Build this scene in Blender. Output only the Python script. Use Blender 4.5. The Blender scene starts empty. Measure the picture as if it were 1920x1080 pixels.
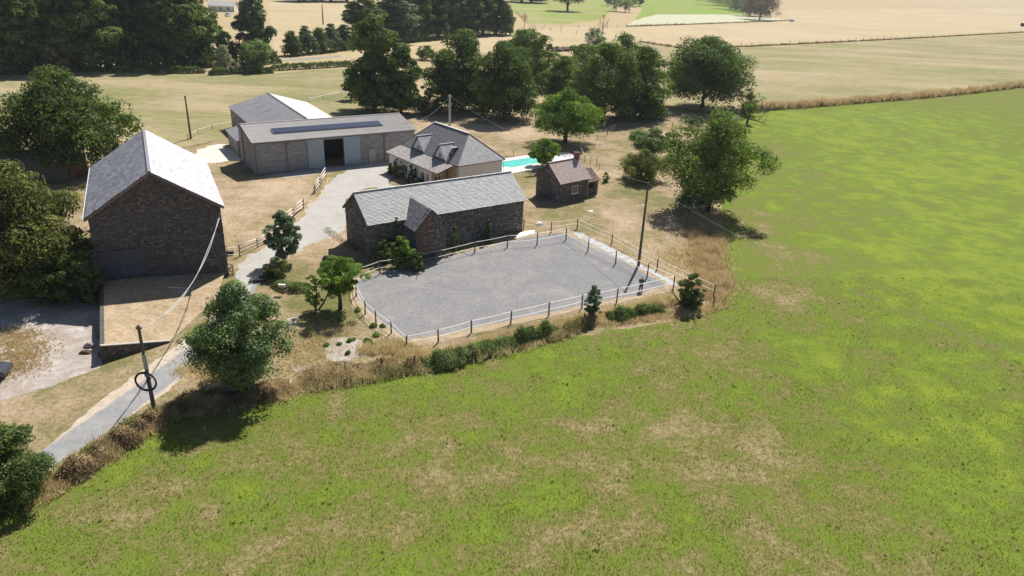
import bpy, bmesh, math, random
import numpy as np
from mathutils import Vector, Matrix
from mathutils.geometry import delaunay_2d_cdt
R = math.radians
scene = bpy.context.scene
COL = scene.collection
# ------------------------------------------------------------------ camera
CAMH = 33.0; PITCH = 24.0; ROLL = 2.5; FPX = 1350.0
_t, _r = R(PITCH), R(ROLL)
FWD = Vector((0, math.cos(_t), -math.sin(_t))); _right = Vector((1, 0, 0)); _up = _right.cross(FWD)
RT = _right*math.cos(_r) + _up*math.sin(_r); UP = -_right*math.sin(_r) + _up*math.cos(_r)
cam_d = bpy.data.cameras.new('camera'); cam = bpy.data.objects.new('camera', cam_d); COL.objects.link(cam)
cam_d.sensor_width = 36; cam_d.lens = FPX/1920*36; cam_d.clip_end = 6000; cam_d.clip_start = .5
M = Matrix.Identity(4)
for i in range(3):
    M[i][0] = RT[i]; M[i][1] = UP[i]; M[i][2] = -FWD[i]
M.translation = (0, 0, CAMH); cam.matrix_world = M
scene.camera = cam
# ------------------------------------------------------------------ world, sun, exposure
SUN_EL, SUN_AZ = 50.0, 72.0       # azimuth counted from +X towards +Y
w = bpy.data.worlds.new('World'); scene.world = w; w.use_nodes = True
nt = w.node_tree; nt.nodes.clear()
sky = nt.nodes.new('ShaderNodeTexSky'); sky.sky_type = 'NISHITA'; sky.sun_disc = False
sky.sun_elevation = R(SUN_EL); sky.sun_rotation = R(90-SUN_AZ); sky.air_density = 1.0; sky.dust_density = 1.0
bg = nt.nodes.new('ShaderNodeBackground'); bg.inputs[1].default_value = .06
ow = nt.nodes.new('ShaderNodeOutputWorld')
nt.links.new(sky.outputs[0], bg.inputs[0]); nt.links.new(bg.outputs[0], ow.inputs[0])
HAZE = .00009
sl = bpy.data.lights.new('sun', 'SUN'); sl.energy = 5.0; sl.angle = R(.53); sl.color = (1, .955, .88)
so = bpy.data.objects.new('sun', sl); COL.objects.link(so); so.location = (40, 120, 90)
sd = Vector((math.cos(R(SUN_AZ))*math.cos(R(SUN_EL)), math.sin(R(SUN_AZ))*math.cos(R(SUN_EL)), math.sin(R(SUN_EL))))
so.rotation_euler = sd.to_track_quat('Z', 'Y').to_euler()
scene.view_settings.view_transform = 'Standard'; scene.view_settings.look = 'None'
scene.view_settings.exposure = 0.45; scene.view_settings.gamma = 1.0

# ------------------------------------------------------------------ helpers
def G(px, py, z=0.0):
    d = FWD*FPX + RT*(px-960) - UP*(py-540)
    k = (z-CAMH)/d.z
    return (d.x*k, d.y*k)
def proj(x, y, z):
    v = Vector((x, y, z-CAMH)); q = v.dot(FWD)
    return 960+FPX*v.dot(RT)/q, 540-FPX*v.dot(UP)/q
def ZH(px, py, ty):
    b = G(px, py); lo, hi = 0., 32.
    for _ in range(30):
        m = (lo+hi)/2
        if proj(b[0], b[1], m)[1] > ty: lo = m
        else: hi = m
    return lo
def P2(pts, z=0): return [G(a, b, z) for a, b in pts]
class Frame:
    def __init__(s, x, y, a): s.x, s.y, s.a = x, y, R(a); s.c, s.s = math.cos(s.a), math.sin(s.a)
    def w(s, u, v): return (s.x+u*s.c-v*s.s, s.y+u*s.s+v*s.c)
    def l(s, x, y):
        dx, dy = x-s.x, y-s.y; return (dx*s.c+dy*s.s, -dx*s.s+dy*s.c)
def hash2(ix, iy, seed):
    h = (ix.astype(np.int64)*374761393 + iy.astype(np.int64)*668265263 + seed*144665) & 0x7fffffff
    h = ((h ^ (h >> 13))*1274126177) & 0x7fffffff
    return ((h ^ (h >> 16)) & 0xffff)/65535.0
def vnoise(x, y, seed=0):
    x = np.asarray(x, float); y = np.asarray(y, float)
    ix = np.floor(x); iy = np.floor(y); fx = x-ix; fy = y-iy
    fx = fx*fx*(3-2*fx); fy = fy*fy*(3-2*fy)
    a = hash2(ix, iy, seed); b = hash2(ix+1, iy, seed); c = hash2(ix, iy+1, seed); d = hash2(ix+1, iy+1, seed)
    return (a*(1-fx)+b*fx)*(1-fy)+(c*(1-fx)+d*fx)*fy
def fbm(x, y, seed=0, o=4):
    s = 0; a = .5; t = 0
    for i in range(o):
        s = s+a*vnoise(x*2**i, y*2**i, seed+i*7); t += a; a *= .55
    return s/t
def mesh(name, verts, faces, attrs=None, smooth=False):
    me = bpy.data.meshes.new(name)
    verts = np.asarray(verts, np.float32)
    if isinstance(faces, np.ndarray):
        n, k = faces.shape
        me.vertices.add(len(verts)); me.vertices.foreach_set('co', verts.ravel())
        me.loops.add(n*k); me.loops.foreach_set('vertex_index', faces.ravel().astype(np.int32))
        me.polygons.add(n); me.polygons.foreach_set('loop_start', np.arange(0, n*k, k, dtype=np.int32))
        me.update(calc_edges=True)
    else:
        me.from_pydata([tuple(map(float, v)) for v in verts], [], [tuple(f) for f in faces]); me.update()
    if attrs:
        for k_, v in attrs.items():
            a = me.attributes.new(k_, 'FLOAT', 'POINT'); a.data.foreach_set('value', np.asarray(v, np.float32))
    if smooth: me.polygons.foreach_set('use_smooth', np.ones(len(me.polygons), bool))
    return me
def obj(name, me, mat=None, parent=None):
    if mat is not None and not len(me.materials): me.materials.append(mat)
    o = bpy.data.objects.new(name, me); COL.objects.link(o)
    if parent is not None: o.parent = parent
    return o
def tag(o, label=None, cat=None, group=None, kind=None):
    if label: o['label'] = label
    if cat: o['category'] = cat
    if group: o['group'] = group
    if kind: o['kind'] = kind
    return o
def empty(name, x, y, z=0, rz=0, label=None, cat=None, group=None):
    o = bpy.data.objects.new(name, None); COL.objects.link(o); o.location = (x, y, z); o.rotation_euler = (0, 0, rz)
    o.empty_display_size = .3
    return tag(o, label, cat, group)
class MB:
    """collects simple shapes and links them as one mesh"""
    def __init__(s): s.v = []; s.f = []; s.cv = []
    def add(s, vs, fs, c=None):
        n = len(s.v); s.v += [tuple(v) for v in vs]; s.f += [tuple(i+n for i in f) for f in fs]
        s.cv += [random.random() if c is None else c]*len(vs)
    def box(s, x0, x1, y0, y1, z0, z1, c=None):
        s.add([(x0,y0,z0),(x1,y0,z0),(x1,y1,z0),(x0,y1,z0),(x0,y0,z1),(x1,y0,z1),(x1,y1,z1),(x0,y1,z1)],
              [(0,3,2,1),(4,5,6,7),(0,1,5,4),(1,2,6,5),(2,3,7,6),(3,0,4,7)], c)
    def prism(s, pts, off, c=None):
        """polygon pts (3d) extruded by vector off"""
        n = len(pts); a = [Vector(p) for p in pts]; b = [p+Vector(off) for p in a]
        s.add(a+b, [tuple(range(n))[::-1], tuple(range(n, 2*n))]+[(i, (i+1) % n, (i+1) % n+n, i+n) for i in range(n)], c)
    def bar(s, p, q, w, h=None, up=(0,0,1), c=None):
        h = h or w; p = Vector(p); q = Vector(q); d = (q-p).normalized()
        u = Vector(up)
        if abs(d.dot(u)) > .95: u = Vector((1,0,0))
        a = d.cross(u).normalized()*w/2; b = a.cross(d).normalized()*h/2
        s.add([p-a-b, p+a-b, p+a+b, p-a+b, q-a-b, q+a-b, q+a+b, q-a+b],
              [(0,3,2,1),(4,5,6,7),(0,1,5,4),(1,2,6,5),(2,3,7,6),(3,0,4,7)], c)
    def tube(s, pts, rad, n=8, c=None, caps=True):
        pts = [Vector(p) for p in pts]; rad = rad if hasattr(rad, '__len__') else [rad]*len(pts)
        vs = []; fs = []; a = None
        for i, p in enumerate(pts):
            d = (pts[min(i+1, len(pts)-1)]-pts[max(i-1, 0)]).normalized()
            if a is None: a = d.orthogonal().normalized()
            a = (a-d*a.dot(d)).normalized(); b = d.cross(a)
            for k in range(n):
                t = 2*math.pi*k/n; vs.append(p+(a*math.cos(t)+b*math.sin(t))*rad[i])
        for i in range(len(pts)-1):
            for k in range(n):
                fs.append((i*n+k, i*n+(k+1) % n, (i+1)*n+(k+1) % n, (i+1)*n+k))
        if caps: fs += [tuple(range(n))[::-1], tuple(range((len(pts)-1)*n, len(pts)*n))]
        s.add(vs, fs, c)
    def me(s, name, smooth=False): return mesh(name, s.v, s.f, {'cv': s.cv}, smooth)
    def build(s, name, mat, parent=None, smooth=False): return obj(name, s.me(name, smooth), mat, parent)

# ------------------------------------------------------------------ materials
def srgb(r, g, b):
    f = lambda c: (c/255/12.92) if c/255 <= .04045 else ((c/255+.055)/1.055)**2.4
    return (f(r), f(g), f(b), 1)
class Mat:
    def __init__(s, name, rough=.9, spec=.3):
        s.m = bpy.data.materials.new(name); s.m.use_nodes = True; s.t = s.m.node_tree; s.n = s.t.nodes
        s.b = s.n['Principled BSDF']; s.b.inputs['Roughness'].default_value = rough
        s.b.inputs['Specular IOR Level'].default_value = spec
        s.co = s.n.new('ShaderNodeTexCoord').outputs['Object']
    def new(s, t, **k):
        n = s.n.new(t)
        for a, b in k.items(): setattr(n, a, b)
        return n
    def noise(s, scale, detail=4, rough=.55, vec=None, dist=0):
        n = s.new('ShaderNodeTexNoise'); n.inputs['Scale'].default_value = scale; n.inputs['Detail'].default_value = detail
        n.inputs['Roughness'].default_value = rough; n.inputs['Distortion'].default_value = dist
        s.t.links.new(vec or s.co, n.inputs['Vector']); return n.outputs['Fac']
    def scaled(s, sx, sy, sz, rot=0):
        m = s.new('ShaderNodeMapping'); m.inputs['Scale'].default_value = (sx, sy, sz); m.inputs['Rotation'].default_value = (0, 0, rot)
        s.t.links.new(s.co, m.inputs['Vector']); return m.outputs[0]
    def attr(s, name):
        a = s.new('ShaderNodeAttribute'); a.attribute_name = name; return a.outputs['Fac']
    def rnd(s): return s.new('ShaderNodeObjectInfo').outputs['Random']
    def ramp(s, fac, stops):
        r = s.new('ShaderNodeValToRGB'); e = r.color_ramp.elements
        while len(e) < len(stops): e.new(.5)
        for i, (p, c) in enumerate(stops):
            e[i].position = p; e[i].color = c if len(c) == 4 else (*c, 1)
        s.t.links.new(fac, r.inputs[0]); return r.outputs[0]
    def mix(s, fac, a, b, mode='MIX'):
        m = s.new('ShaderNodeMix', data_type='RGBA', blend_type=mode)
        for sock, v in ((m.inputs[0], fac), (m.inputs[6], a), (m.inputs[7], b)):
            if isinstance(v, (int, float)): sock.default_value = v
            elif isinstance(v, tuple): sock.default_value = v if len(v) == 4 else (*v, 1)
            else: s.t.links.new(v, sock)
        return m.outputs[2]
    def math(s, op, a, b=None, clamp=False):
        m = s.new('ShaderNodeMath', operation=op); m.use_clamp = clamp
        for sock, v in ((m.inputs[0], a), (m.inputs[1], b)):
            if v is None: continue
            if isinstance(v, (int, float)): sock.default_value = v
            else: s.t.links.new(v, sock)
        return m.outputs[0]
    def col(s, c):
        if isinstance(c, tuple): s.b.inputs['Base Color'].default_value = c if len(c) == 4 else (*c, 1)
        else: s.t.links.new(c, s.b.inputs['Base Color'])
        return s
    def bump(s, h, strength=.4, dist=.05):
        b = s.new('ShaderNodeBump'); b.inputs['Strength'].default_value = strength; b.inputs['Distance'].default_value = dist
        s.t.links.new(h, b.inputs['Height']); s.t.links.new(b.outputs[0], s.b.inputs['Normal']); return s
def contrast(m, f, lo, hi):
    r = m.new('ShaderNodeMapRange'); r.inputs[1].default_value = lo; r.inputs[2].default_value = hi
    m.t.links.new(f, r.inputs[0]); return r.outputs[0]

def mat_ground(name, green, dry, extra=None, fine=3.0, attr='dry', stretch=(1, 1, 1), rot=0, bump=.5):
    """two-tone vegetation ground: attribute picks dry or green, noise breaks it up"""
    m = Mat(name, 1, .1)
    v = m.scaled(*stretch, rot)
    n1 = m.noise(.55, 6, .65, v); n2 = m.noise(fine, 9, .8, v); n3 = m.noise(.07, 4, .6, v)
    f = m.math('ADD', m.attr(attr), m.math('MULTIPLY', m.math('SUBTRACT', n1, .5), 1.1))
    f = m.math('ADD', f, m.math('MULTIPLY', m.math('SUBTRACT', n2, .5), 1.3))
    f = m.math('ADD', f, m.math('MULTIPLY', m.math('SUBTRACT', n3, .5), .5))
    c = m.ramp(f, [(0., green[0]), (.35, green[1]), (.6, dry[0]), (1., dry[1])])
    dk = m.ramp(n2, [(.3, (.55, .55, .55)), (.55, (1, 1, 1)), (.75, (1.0, 1.0, 1.0))])
    c = m.mix(.55, c, dk, 'MULTIPLY')
    m.col(c).bump(m.math('ADD', m.math('MULTIPLY', n2, .6), n1), bump, .12)
    return m.m
TAN0, TAN1, TAN2 = (.30, .22, .115), (.43, .33, .19), (.54, .43, .27)
M_ground = mat_ground('dry_field', ((.20, .22, .07), (.29, .26, .11)), (TAN1, TAN2), fine=1.2)
M_pasture = mat_ground('pasture_grass', ((.205, .262, .031), (.132, .182, .027)), ((.175, .165, .052), (.31, .245, .135)), fine=2.2)
M_yard = mat_ground('dry_lawn', ((.115, .13, .035), (.21, .185, .085)), ((.33, .25, .155), (.47, .36, .245)), fine=2.5)
M_stub = mat_ground('stubble', ((.34, .275, .15), (.41, .325, .19)), ((.455, .365, .225), (.51, .415, .27)), fine=1.0, stretch=(.3, 1, 1), bump=.3)
M_mown = mat_ground('mown_meadow', ((.19, .20, .075), (.27, .245, .12)), ((.35, .29, .165), (.42, .34, .22)), fine=1.0, stretch=(.25, 1, 1), rot=.15, bump=.3)
M_pale = mat_ground('pale_meadow', ((.40, .43, .27), (.47, .48, .33)), ((.50, .49, .36), (.5, .46, .33)), fine=.8, bump=.2)
M_greenfar = mat_ground('far_green_meadow', ((.21, .30, .05), (.25, .29, .08)), ((.33, .30, .13), (.42, .34, .2)), fine=.8, bump=.3)

def mk(name, c0, c1, scale, rough=.9, spec=.3, bump=.3, dist=.02, detail=5, lo=.3, hi=.7):
    m = Mat(name, rough, spec); n = m.noise(scale, detail, .65)
    m.col(m.ramp(n, [(lo, c0), (hi, c1)])).bump(m.noise(scale*4, 4), bump, dist); return m.m
# arena sand: grey with paler trodden loops and hoof marks
m = Mat('arena_sand', .95, .1)
n1 = m.noise(.16, 5, .6, None, 1.2); n2 = m.noise(2.8, 5, .8); n3 = m.noise(.6, 4, .6)
c = m.ramp(n1, [(.3, (.195, .195, .20)), (.55, (.235, .232, .235)), (.75, (.30, .288, .275))])
c = m.mix(m.math('MULTIPLY', m.ramp(m.math('ADD', m.math('MULTIPLY', n3, .6), m.math('MULTIPLY', n1, .5)), [(.56, (0, 0, 0)), (.72, (1, 1, 1))]), .45), c, (.37, .345, .315))
c = m.mix(m.math('MULTIPLY', m.ramp(n2, [(.36, (1, 1, 1)), (.47, (0, 0, 0))]), .5), c, (.10, .10, .11))
n4 = m.noise(1.9, 6, .85); c = m.mix(.4, c, m.ramp(n4, [(.36, (.13, .128, .13)), (.5, (.25, .246, .242)), (.66, (.36, .35, .335))])); m.col(c).bump(n2, .8, .09); M_sand = m.m
# asphalt lane
m = Mat('lane_asphalt', .85, .25)
n1 = m.noise(.5, 5); n2 = m.noise(9, 4, .8)
e = m.math('ADD', m.attr('edge'), m.math('MULTIPLY', m.math('SUBTRACT', m.noise(.7, 5, .7), .5), .7))
c = m.mix(m.ramp(e, [(.30, (0, 0, 0)), (.55, (1, 1, 1))]), m.ramp(n1, [(.3, (.24, .24, .245)), (.7, (.33, .325, .32))]), m.ramp(n2, [(.3, (.42, .34, .25)), (.7, (.60, .51, .40))]))
c = m.mix(m.math('MULTIPLY', m.ramp(m.noise(1.6, 6, .75, None, 1.5), [(.50, (0, 0, 0)), (.56, (1, 1, 1))]), .35), c, (.17, .165, .165)); m.col(c).bump(n2, .3, .01); M_lane = m.m
m = Mat('gravel', .95, .15); n1 = m.noise(.35, 6, .65); n2 = m.noise(6, 5, .8)
c = m.mix(.4, m.ramp(n1, [(.3, (.27, .25, .215)), (.5, (.36, .335, .30)), (.72, (.44, .41, .37))]), m.ramp(n2, [(.3, (.3, .3, .3)), (.65, (.6, .58, .55))]))
c = m.mix(m.math('MULTIPLY', m.ramp(m.noise(.8, 6, .75), [(.56, (0, 0, 0)), (.66, (1, 1, 1))]), .55), c, (.23, .215, .12)); m.col(c).bump(n2, .4, .02); M_gravel = m.m
m = Mat('worn_concrete', .9, .2); n1 = m.noise(.5, 6, .7, None, .8); n2 = m.noise(5, 5, .8)
c = m.ramp(n1, [(.34, (.27, .17, .095)), (.45, (.28, .215, .17)), (.56, (.37, .315, .28)), (.68, (.58, .53, .49))])
c = m.mix(.35, c, m.ramp(n2, [(.3, (.25, .22, .2)), (.65, (.6, .57, .54))]))
m.col(c).bump(n2, .5, .04); M_conc = m.m
M_pool_deck = mk('pool_deck', (.72, .68, .63), (.84, .81, .77), 3, .7)
m = Mat('pool_water', .08, .5); m.col(m.ramp(m.noise(.9, 3), [(.3, (.10, .55, .50)), (.7, (.20, .70, .63))])).bump(m.noise(5, 3), .15, .02); M_water = m.m
M_sheet = mk('plastic_sheet', (.20, .18, .15), (.36, .38, .40), 1.4, .5, .4, .6, .05, lo=.42, hi=.58)
M_whiterock = mk('white_rock', (.62, .59, .55), (.85, .82, .78), 4, .8)
M_earth = mk('bare_earth', (.36, .25, .16), (.55, .44, .32), 1.2)
# stones of walls
def stone_mat(name, cols, moss=.0):
    m = Mat(name, .92, .2); a = m.attr('cv'); n = m.noise(7, 5, .7)
    c = m.ramp(m.math('ADD', m.math('MULTIPLY', a, .75), m.math('MULTIPLY', n, .28)), cols)
    st = m.noise(.35, 4, .6)
    c = m.mix(m.math('MULTIPLY', m.ramp(st, [(.42, (0, 0, 0)), (.62, (1, 1, 1))]), .45), c, (.13, .12, .115))
    m.col(c).bump(n, .6, .03); return m.m
M_stone = stone_mat('field_stone', [(.1, (.075, .068, .07)), (.4, (.12, .108, .105)), (.65, (.17, .15, .14)), (.9, (.25, .215, .19)), (1, (.36, .32, .29))])
M_stone_b = stone_mat('brown_stone', [(.1, (.105, .093, .088)), (.4, (.175, .158, .145)), (.65, (.255, .228, .205)), (.95, (.40, .36, .32))])
M_stone_red = stone_mat('red_stone', [(.1, (.20, .08, .055)), (.4, (.28, .12, .08)), (.7, (.36, .18, .13)), (.95, (.36, .26, .2))])
M_mortar = mk('lime_mortar', (.07, .064, .06), (.13, .115, .105), 3, .95)
# slates
def slate_mat(name, cols, lichen=.3, rough=.6, spec=.5, metal=0, lic=(.55, .54, .52), ls=1.1):
    m = Mat(name, rough, spec); a = m.attr('cv'); m.b.inputs['Metallic'].default_value = metal
    n = m.noise(ls, 6, .75); n2 = m.noise(9, 5, .8)
    c = m.ramp(a, cols)
    f = m.math('ADD', m.math('MULTIPLY', n, .55), m.math('MULTIPLY', n2, .45))
    c = m.mix(m.math('MULTIPLY', m.ramp(f, [(.62-lichen, (0, 0, 0)), (.78-lichen*.8, (1, 1, 1))]), .85), c, lic)
    m.col(c).bump(n2, .35, .02); return m.m
M_slate_barn = slate_mat('barn_slate', [(0, (.27, .26, .285)), (.6, (.36, .35, .375)), (1, (.48, .465, .50))], .10, .6, .9, .92)
M_slate_lichen = slate_mat('lichen_slate', [(0, (.20, .195, .20)), (.6, (.32, .315, .32)), (1, (.46, .45, .45))], .31, .7, .4, 0, (.56, .55, .54))
M_slate_house = slate_mat('house_slate', [(0, (.17, .155, .165)), (.6, (.21, .195, .205)), (1, (.27, .25, .26))], .03, .6, .5)
M_slate_hip = slate_mat('worn_slate', [(0, (.24, .235, .25)), (.6, (.34, .335, .345)), (1, (.44, .43, .43))], .22, .6, .5, 0, (.5, .49, .49))
M_slate_lean = slate_mat('lean_to_slate', [(0, (.28, .26, .255)), (.6, (.36, .335, .32)), (1, (.47, .44, .42))], .1, .75, .3)
M_tile = slate_mat('pinkish_tile', [(0, (.43, .34, .32)), (.6, (.49, .39, .37)), (1, (.55, .45, .42))], .02, .85, .2)
M_tile_old = slate_mat('old_brown_tile', [(0, (.13, .085, .075)), (.5, (.24, .16, .14)), (1, (.40, .29, .25))], .05, .9, .2)
m = Mat('fibre_cement', .8, .3); n = m.noise(1.3, 5, .7); n2 = m.noise(8, 4, .8)
c = m.mix(m.ramp(m.rnd(), [(0, (0, 0, 0)), (1, (.6, .6, .6))]), m.ramp(n, [(.3, (.30, .29, .285)), (.7, (.44, .42, .40))]), m.ramp(n2, [(.3, (.32, .305, .29)), (.7, (.52, .50, .465))]))
m.col(c).bump(n2, .3, .01); M_fibre = m.m
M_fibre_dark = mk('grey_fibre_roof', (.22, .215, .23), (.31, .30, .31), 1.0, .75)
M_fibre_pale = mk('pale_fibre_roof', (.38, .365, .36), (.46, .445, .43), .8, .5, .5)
M_limewash = mk('flaking_limewash', (.17, .16, .15), (.42, .40, .38), 2.5)
M_coping = mk('pale_coping', (.36, .32, .28), (.50, .46, .42), 3)
M_roofside = mk('roof_board', (.10, .085, .075), (.17, .145, .13), 5)
M_orangewood = mk('orange_timber', (.25, .16, .11), (.34, .22, .15), 5)
M_wood = mk('weathered_wood', (.13, .11, .10), (.25, .22, .195), 6)
M_woodblue = mk('blue_grey_wood', (.075, .077, .10), (.14, .14, .165), 5)
M_postwood = mk('post_wood', (.085, .07, .062), (.18, .15, .13), 8)
M_railwood = mk('pale_rail_wood', (.66, .54, .50), (.80, .68, .63), 4)
M_bluedoor = mk('blue_sheet_metal', (.33, .40, .46), (.40, .47, .53), 2, .45, .5, .1)
M_block = slate_mat('grey_block', [(0, (.29, .29, .305)), (.5, (.34, .34, .355)), (1, (.39, .39, .405))], .02, .9, .2)
M_joint = mk('grey_joint', (.24, .23, .23), (.31, .30, .30), 3)
M_render = mk('cream_render', (.74, .70, .64), (.84, .80, .75), .8, .9)
M_ochre = mk('ochre_render', (.55, .42, .27), (.62, .49, .33), 1)
M_whitepaint = mk('white_paint', (.72, .72, .72), (.82, .82, .82), 3, .5)
M_zinc = mk('zinc_ridge', (.62, .62, .64), (.75, .75, .77), 3, .4, .6)
M_rust = mk('rusted_iron', (.16, .075, .05), (.26, .13, .09), 5)
M_metal = mk('galvanised_metal', (.35, .35, .36), (.5, .5, .51), 4, .4, .6)
M_dark = mk('shade_and_dark_parts', (.03, .03, .032), (.05, .048, .046), 2)  # near-black: shade inside openings put into the colour; also plain dark parts
M_rope = Mat('white_tape', .6, .3); M_rope.col((.82, .81, .79)); _t2 = M_rope.new('ShaderNodeBsdfTranslucent'); _t2.inputs[0].default_value = (.85, .84, .82, 1); _m2 = M_rope.new('ShaderNodeMixShader'); _m2.inputs[0].default_value = .5; M_rope.t.links.new(M_rope.b.outputs[0], _m2.inputs[1]); M_rope.t.links.new(_t2.outputs[0], _m2.inputs[2]); M_rope.t.links.new(_m2.outputs[0], M_rope.n['Material Output'].inputs[0]); M_rope = M_rope.m
M_ropey = mk('yellow_hose', (.60, .45, .10), (.68, .52, .14), 3, .5)
M_cable = mk('grey_cable', (.45, .45, .46), (.6, .6, .6), 3, .5)
M_cabledk = mk('dark_cable', (.16, .18, .18), (.22, .24, .23), 3, .5)
M_black = mk('black_rubber', (.018, .018, .02), (.04, .04, .042), 6, .6)
M_concrete = mk('pole_concrete', (.42, .42, .40), (.52, .51, .49), 2)
M_brick = mk('chimney_brick', (.20, .09, .07), (.30, .15, .11), 4)
M_bluebit = mk('blue_tarp', (.08, .16, .42), (.13, .24, .52), 2, .5)
M_panel = Mat('solar_glass', .18, .6); M_panel.col((.035, .045, .085)); M_panel = M_panel.m
M_alu = mk('alu_frame', (.25, .27, .33), (.3, .32, .38), 2, .4, .6)
m = Mat('window_glass', .06, .8); m.col((.03, .035, .045)); M_glass = m.m
m = Mat('red_tint', .8, .2); m.col((.42, .13, .09)); M_redstain = m.m
m = Mat('bark', .95, .1); n = m.noise(5, 5, .7); m.col(m.ramp(n, [(.3, (.05, .04, .034)), (.7, (.13, .11, .09))])).bump(n, .8, .05); M_bark = m.m
M_greybark = mk('grey_bark', (.20, .175, .16), (.32, .29, .27), 6)
def leaf_mat(name, dark, mid, light, trans=.36, rough=.7, spec=.12, tint=(1.3, 1.4, .6, 1)):
    dark, mid, light = [tuple(min(.7, c*1.35) for c in q) for q in (dark, mid, tuple(x*1.25 for x in light))]
    m = Mat(name, rough, spec); a = m.attr('cv')
    f = m.math('ADD', m.math('MULTIPLY', a, .75), m.math('MULTIPLY', m.noise(.45, 3), .4))
    f = m.math('ADD', f, m.math('MULTIPLY', m.math('SUBTRACT', m.rnd(), .5), .22))
    c = m.ramp(f, [(.12, dark), (.5, mid), (.95, light)])
    m.col(c)
    tr = m.new('ShaderNodeBsdfTranslucent'); m.t.links.new(m.mix(1., c, tint, 'MULTIPLY'), tr.inputs[0])
    mx = m.new('ShaderNodeMixShader'); mx.inputs[0].default_value = trans
    m.t.links.new(m.b.outputs[0], mx.inputs[1]); m.t.links.new(tr.outputs[0], mx.inputs[2])
    m.t.links.new(mx.outputs[0], m.n['Material Output'].inputs[0]); return m.m
L_oak = leaf_mat('leaf_oak', (.04, .065, .02), (.075, .115, .032), (.13, .175, .055))
L_dark = leaf_mat('leaf_dark', (.032, .054, .018), (.066, .104, .03), (.13, .175, .055), .3)
L_walnut = leaf_mat('leaf_walnut', (.05, .08, .022), (.09, .135, .034), (.155, .205, .06))
L_deep = leaf_mat('leaf_deep', (.028, .045, .016), (.056, .085, .026), (.105, .14, .045))
L_olive = leaf_mat('leaf_olive', (.04, .055, .018), (.085, .10, .032), (.17, .17, .06))
L_bright = leaf_mat('leaf_bright', (.055, .09, .02), (.10, .16, .03), (.17, .25, .05), .35)
L_silver = leaf_mat('leaf_silver', (.035, .06, .022), (.08, .125, .045), (.18, .235, .105), .3, .55, .25)
L_blue = leaf_mat('leaf_bluegreen', (.045, .07, .045), (.085, .125, .075), (.16, .21, .13), .25)
L_hedge = leaf_mat('leaf_hedge', (.045, .07, .025), (.085, .12, .04), (.16, .20, .075))
L_grey = leaf_mat('leaf_greywillow', (.12, .13, .09), (.21, .22, .15), (.33, .33, .24), .25)
L_dryb = leaf_mat('dry_bramble', (.08, .055, .035), (.17, .12, .07), (.30, .22, .13), .25)
L_purple = leaf_mat('leaf_dusky', (.06, .05, .045), (.10, .085, .075), (.15, .13, .11), .2)
L_straw = leaf_mat('straw_grass', (.24, .17, .095), (.40, .30, .18), (.52, .41, .27), .42, tint=(1.15, 1.08, .9, 1))
L_grassblade = leaf_mat('grass_blades', (.10, .15, .02), (.17, .22, .035), (.27, .31, .07), .3)
def blade_mat():
    m = Mat('field_blades', .7, .2); a = m.attr('cv'); d = m.attr('dry')
    f = m.math('ADD', d, m.math('MULTIPLY', m.math('SUBTRACT', a, .5), .45))
    c = m.ramp(f, [(0., (.22, .285, .033)), (.36, (.14, .195, .029)), (.66, (.19, .175, .055)), (1.0, (.37, .29, .17))]); m.col(c)
    tr = m.new('ShaderNodeBsdfTranslucent'); m.t.links.new(m.mix(1., c, (1.15, 1.15, .75, 1), 'MULTIPLY'), tr.inputs[0])
    mx = m.new('ShaderNodeMixShader'); mx.inputs[0].default_value = .55
    m.t.links.new(m.b.outputs[0], mx.inputs[1]); m.t.links.new(tr.outputs[0], mx.inputs[2])
    m.t.links.new(mx.outputs[0], m.n['Material Output'].inputs[0]); return m.m
M_blades = blade_mat()

# ------------------------------------------------------------------ land
def inpoly(x, y, poly):
    x = np.asarray(x); y = np.asarray(y); c = np.zeros(x.shape, bool); n = len(poly); j = n-1
    for i in range(n):
        xi, yi = poly[i]; xj, yj = poly[j]
        if yi != yj:
            c ^= ((yi > y) != (yj > y)) & (x < (xj-xi)*(y-yi)/(yj-yi)+xi)
        j = i
    return c
def sheet(name, poly, z, mat, grid=2.0, jit=.3, dry=None, edge=None, step=None):
    """flat piece of land from an outline; edge points are jittered so borders look grown"""
    rng = random.Random(name); b = []
    step = step or grid; n = len(poly)
    for i in range(n):
        a = Vector(poly[i]); c = Vector(poly[(i+1) % n]); L = (c-a).length; k = max(1, min(int(L/step), 90))
        nn = Vector((-(c-a).y, (c-a).x)).normalized()
        for q in range(k):
            p = a.lerp(c, q/k)
            if q: p = p+nn*rng.uniform(-jit, jit)
            b.append(Vector((p.x, p.y)))
    xs = [p.x for p in b]; ys = [p.y for p in b]
    gx = np.arange(min(xs)+grid/2, max(xs), grid); gy = np.arange(min(ys)+grid/2, max(ys), grid)
    X, Y = np.meshgrid(gx, gy); X = X.ravel()+np.random.RandomState(3).uniform(-.3, .3, X.size)*grid; Y = Y.ravel()
    k = inpoly(X, Y, [(p.x, p.y) for p in b])
    pts = b+[Vector((x, y)) for x, y in zip(X[k], Y[k])]
    nb = len(b)
    vs, es, fs, *_ = delaunay_2d_cdt(pts, [(i, (i+1) % nb) for i in range(nb)], [list(range(nb))], 1, 1e-5)
    v = np.array([(q.x, q.y, z) for q in vs])
    at = {'dry': dry(v[:, 0], v[:, 1]) if dry else np.full(len(v), .5)}
    if edge: at['edge'] = edge(v[:, 0], v[:, 1])
    ff = []
    for f in fs:
        a_, b_, c_ = (vs[i] for i in f[:3])
        if (b_.x-a_.x)*(c_.y-a_.y)-(b_.y-a_.y)*(c_.x-a_.x) < 0: f = f[::-1]
        ff.append(f)
    o = obj(name, mesh(name, v, ff, at), mat); o['kind'] = 'structure'; return o
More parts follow.
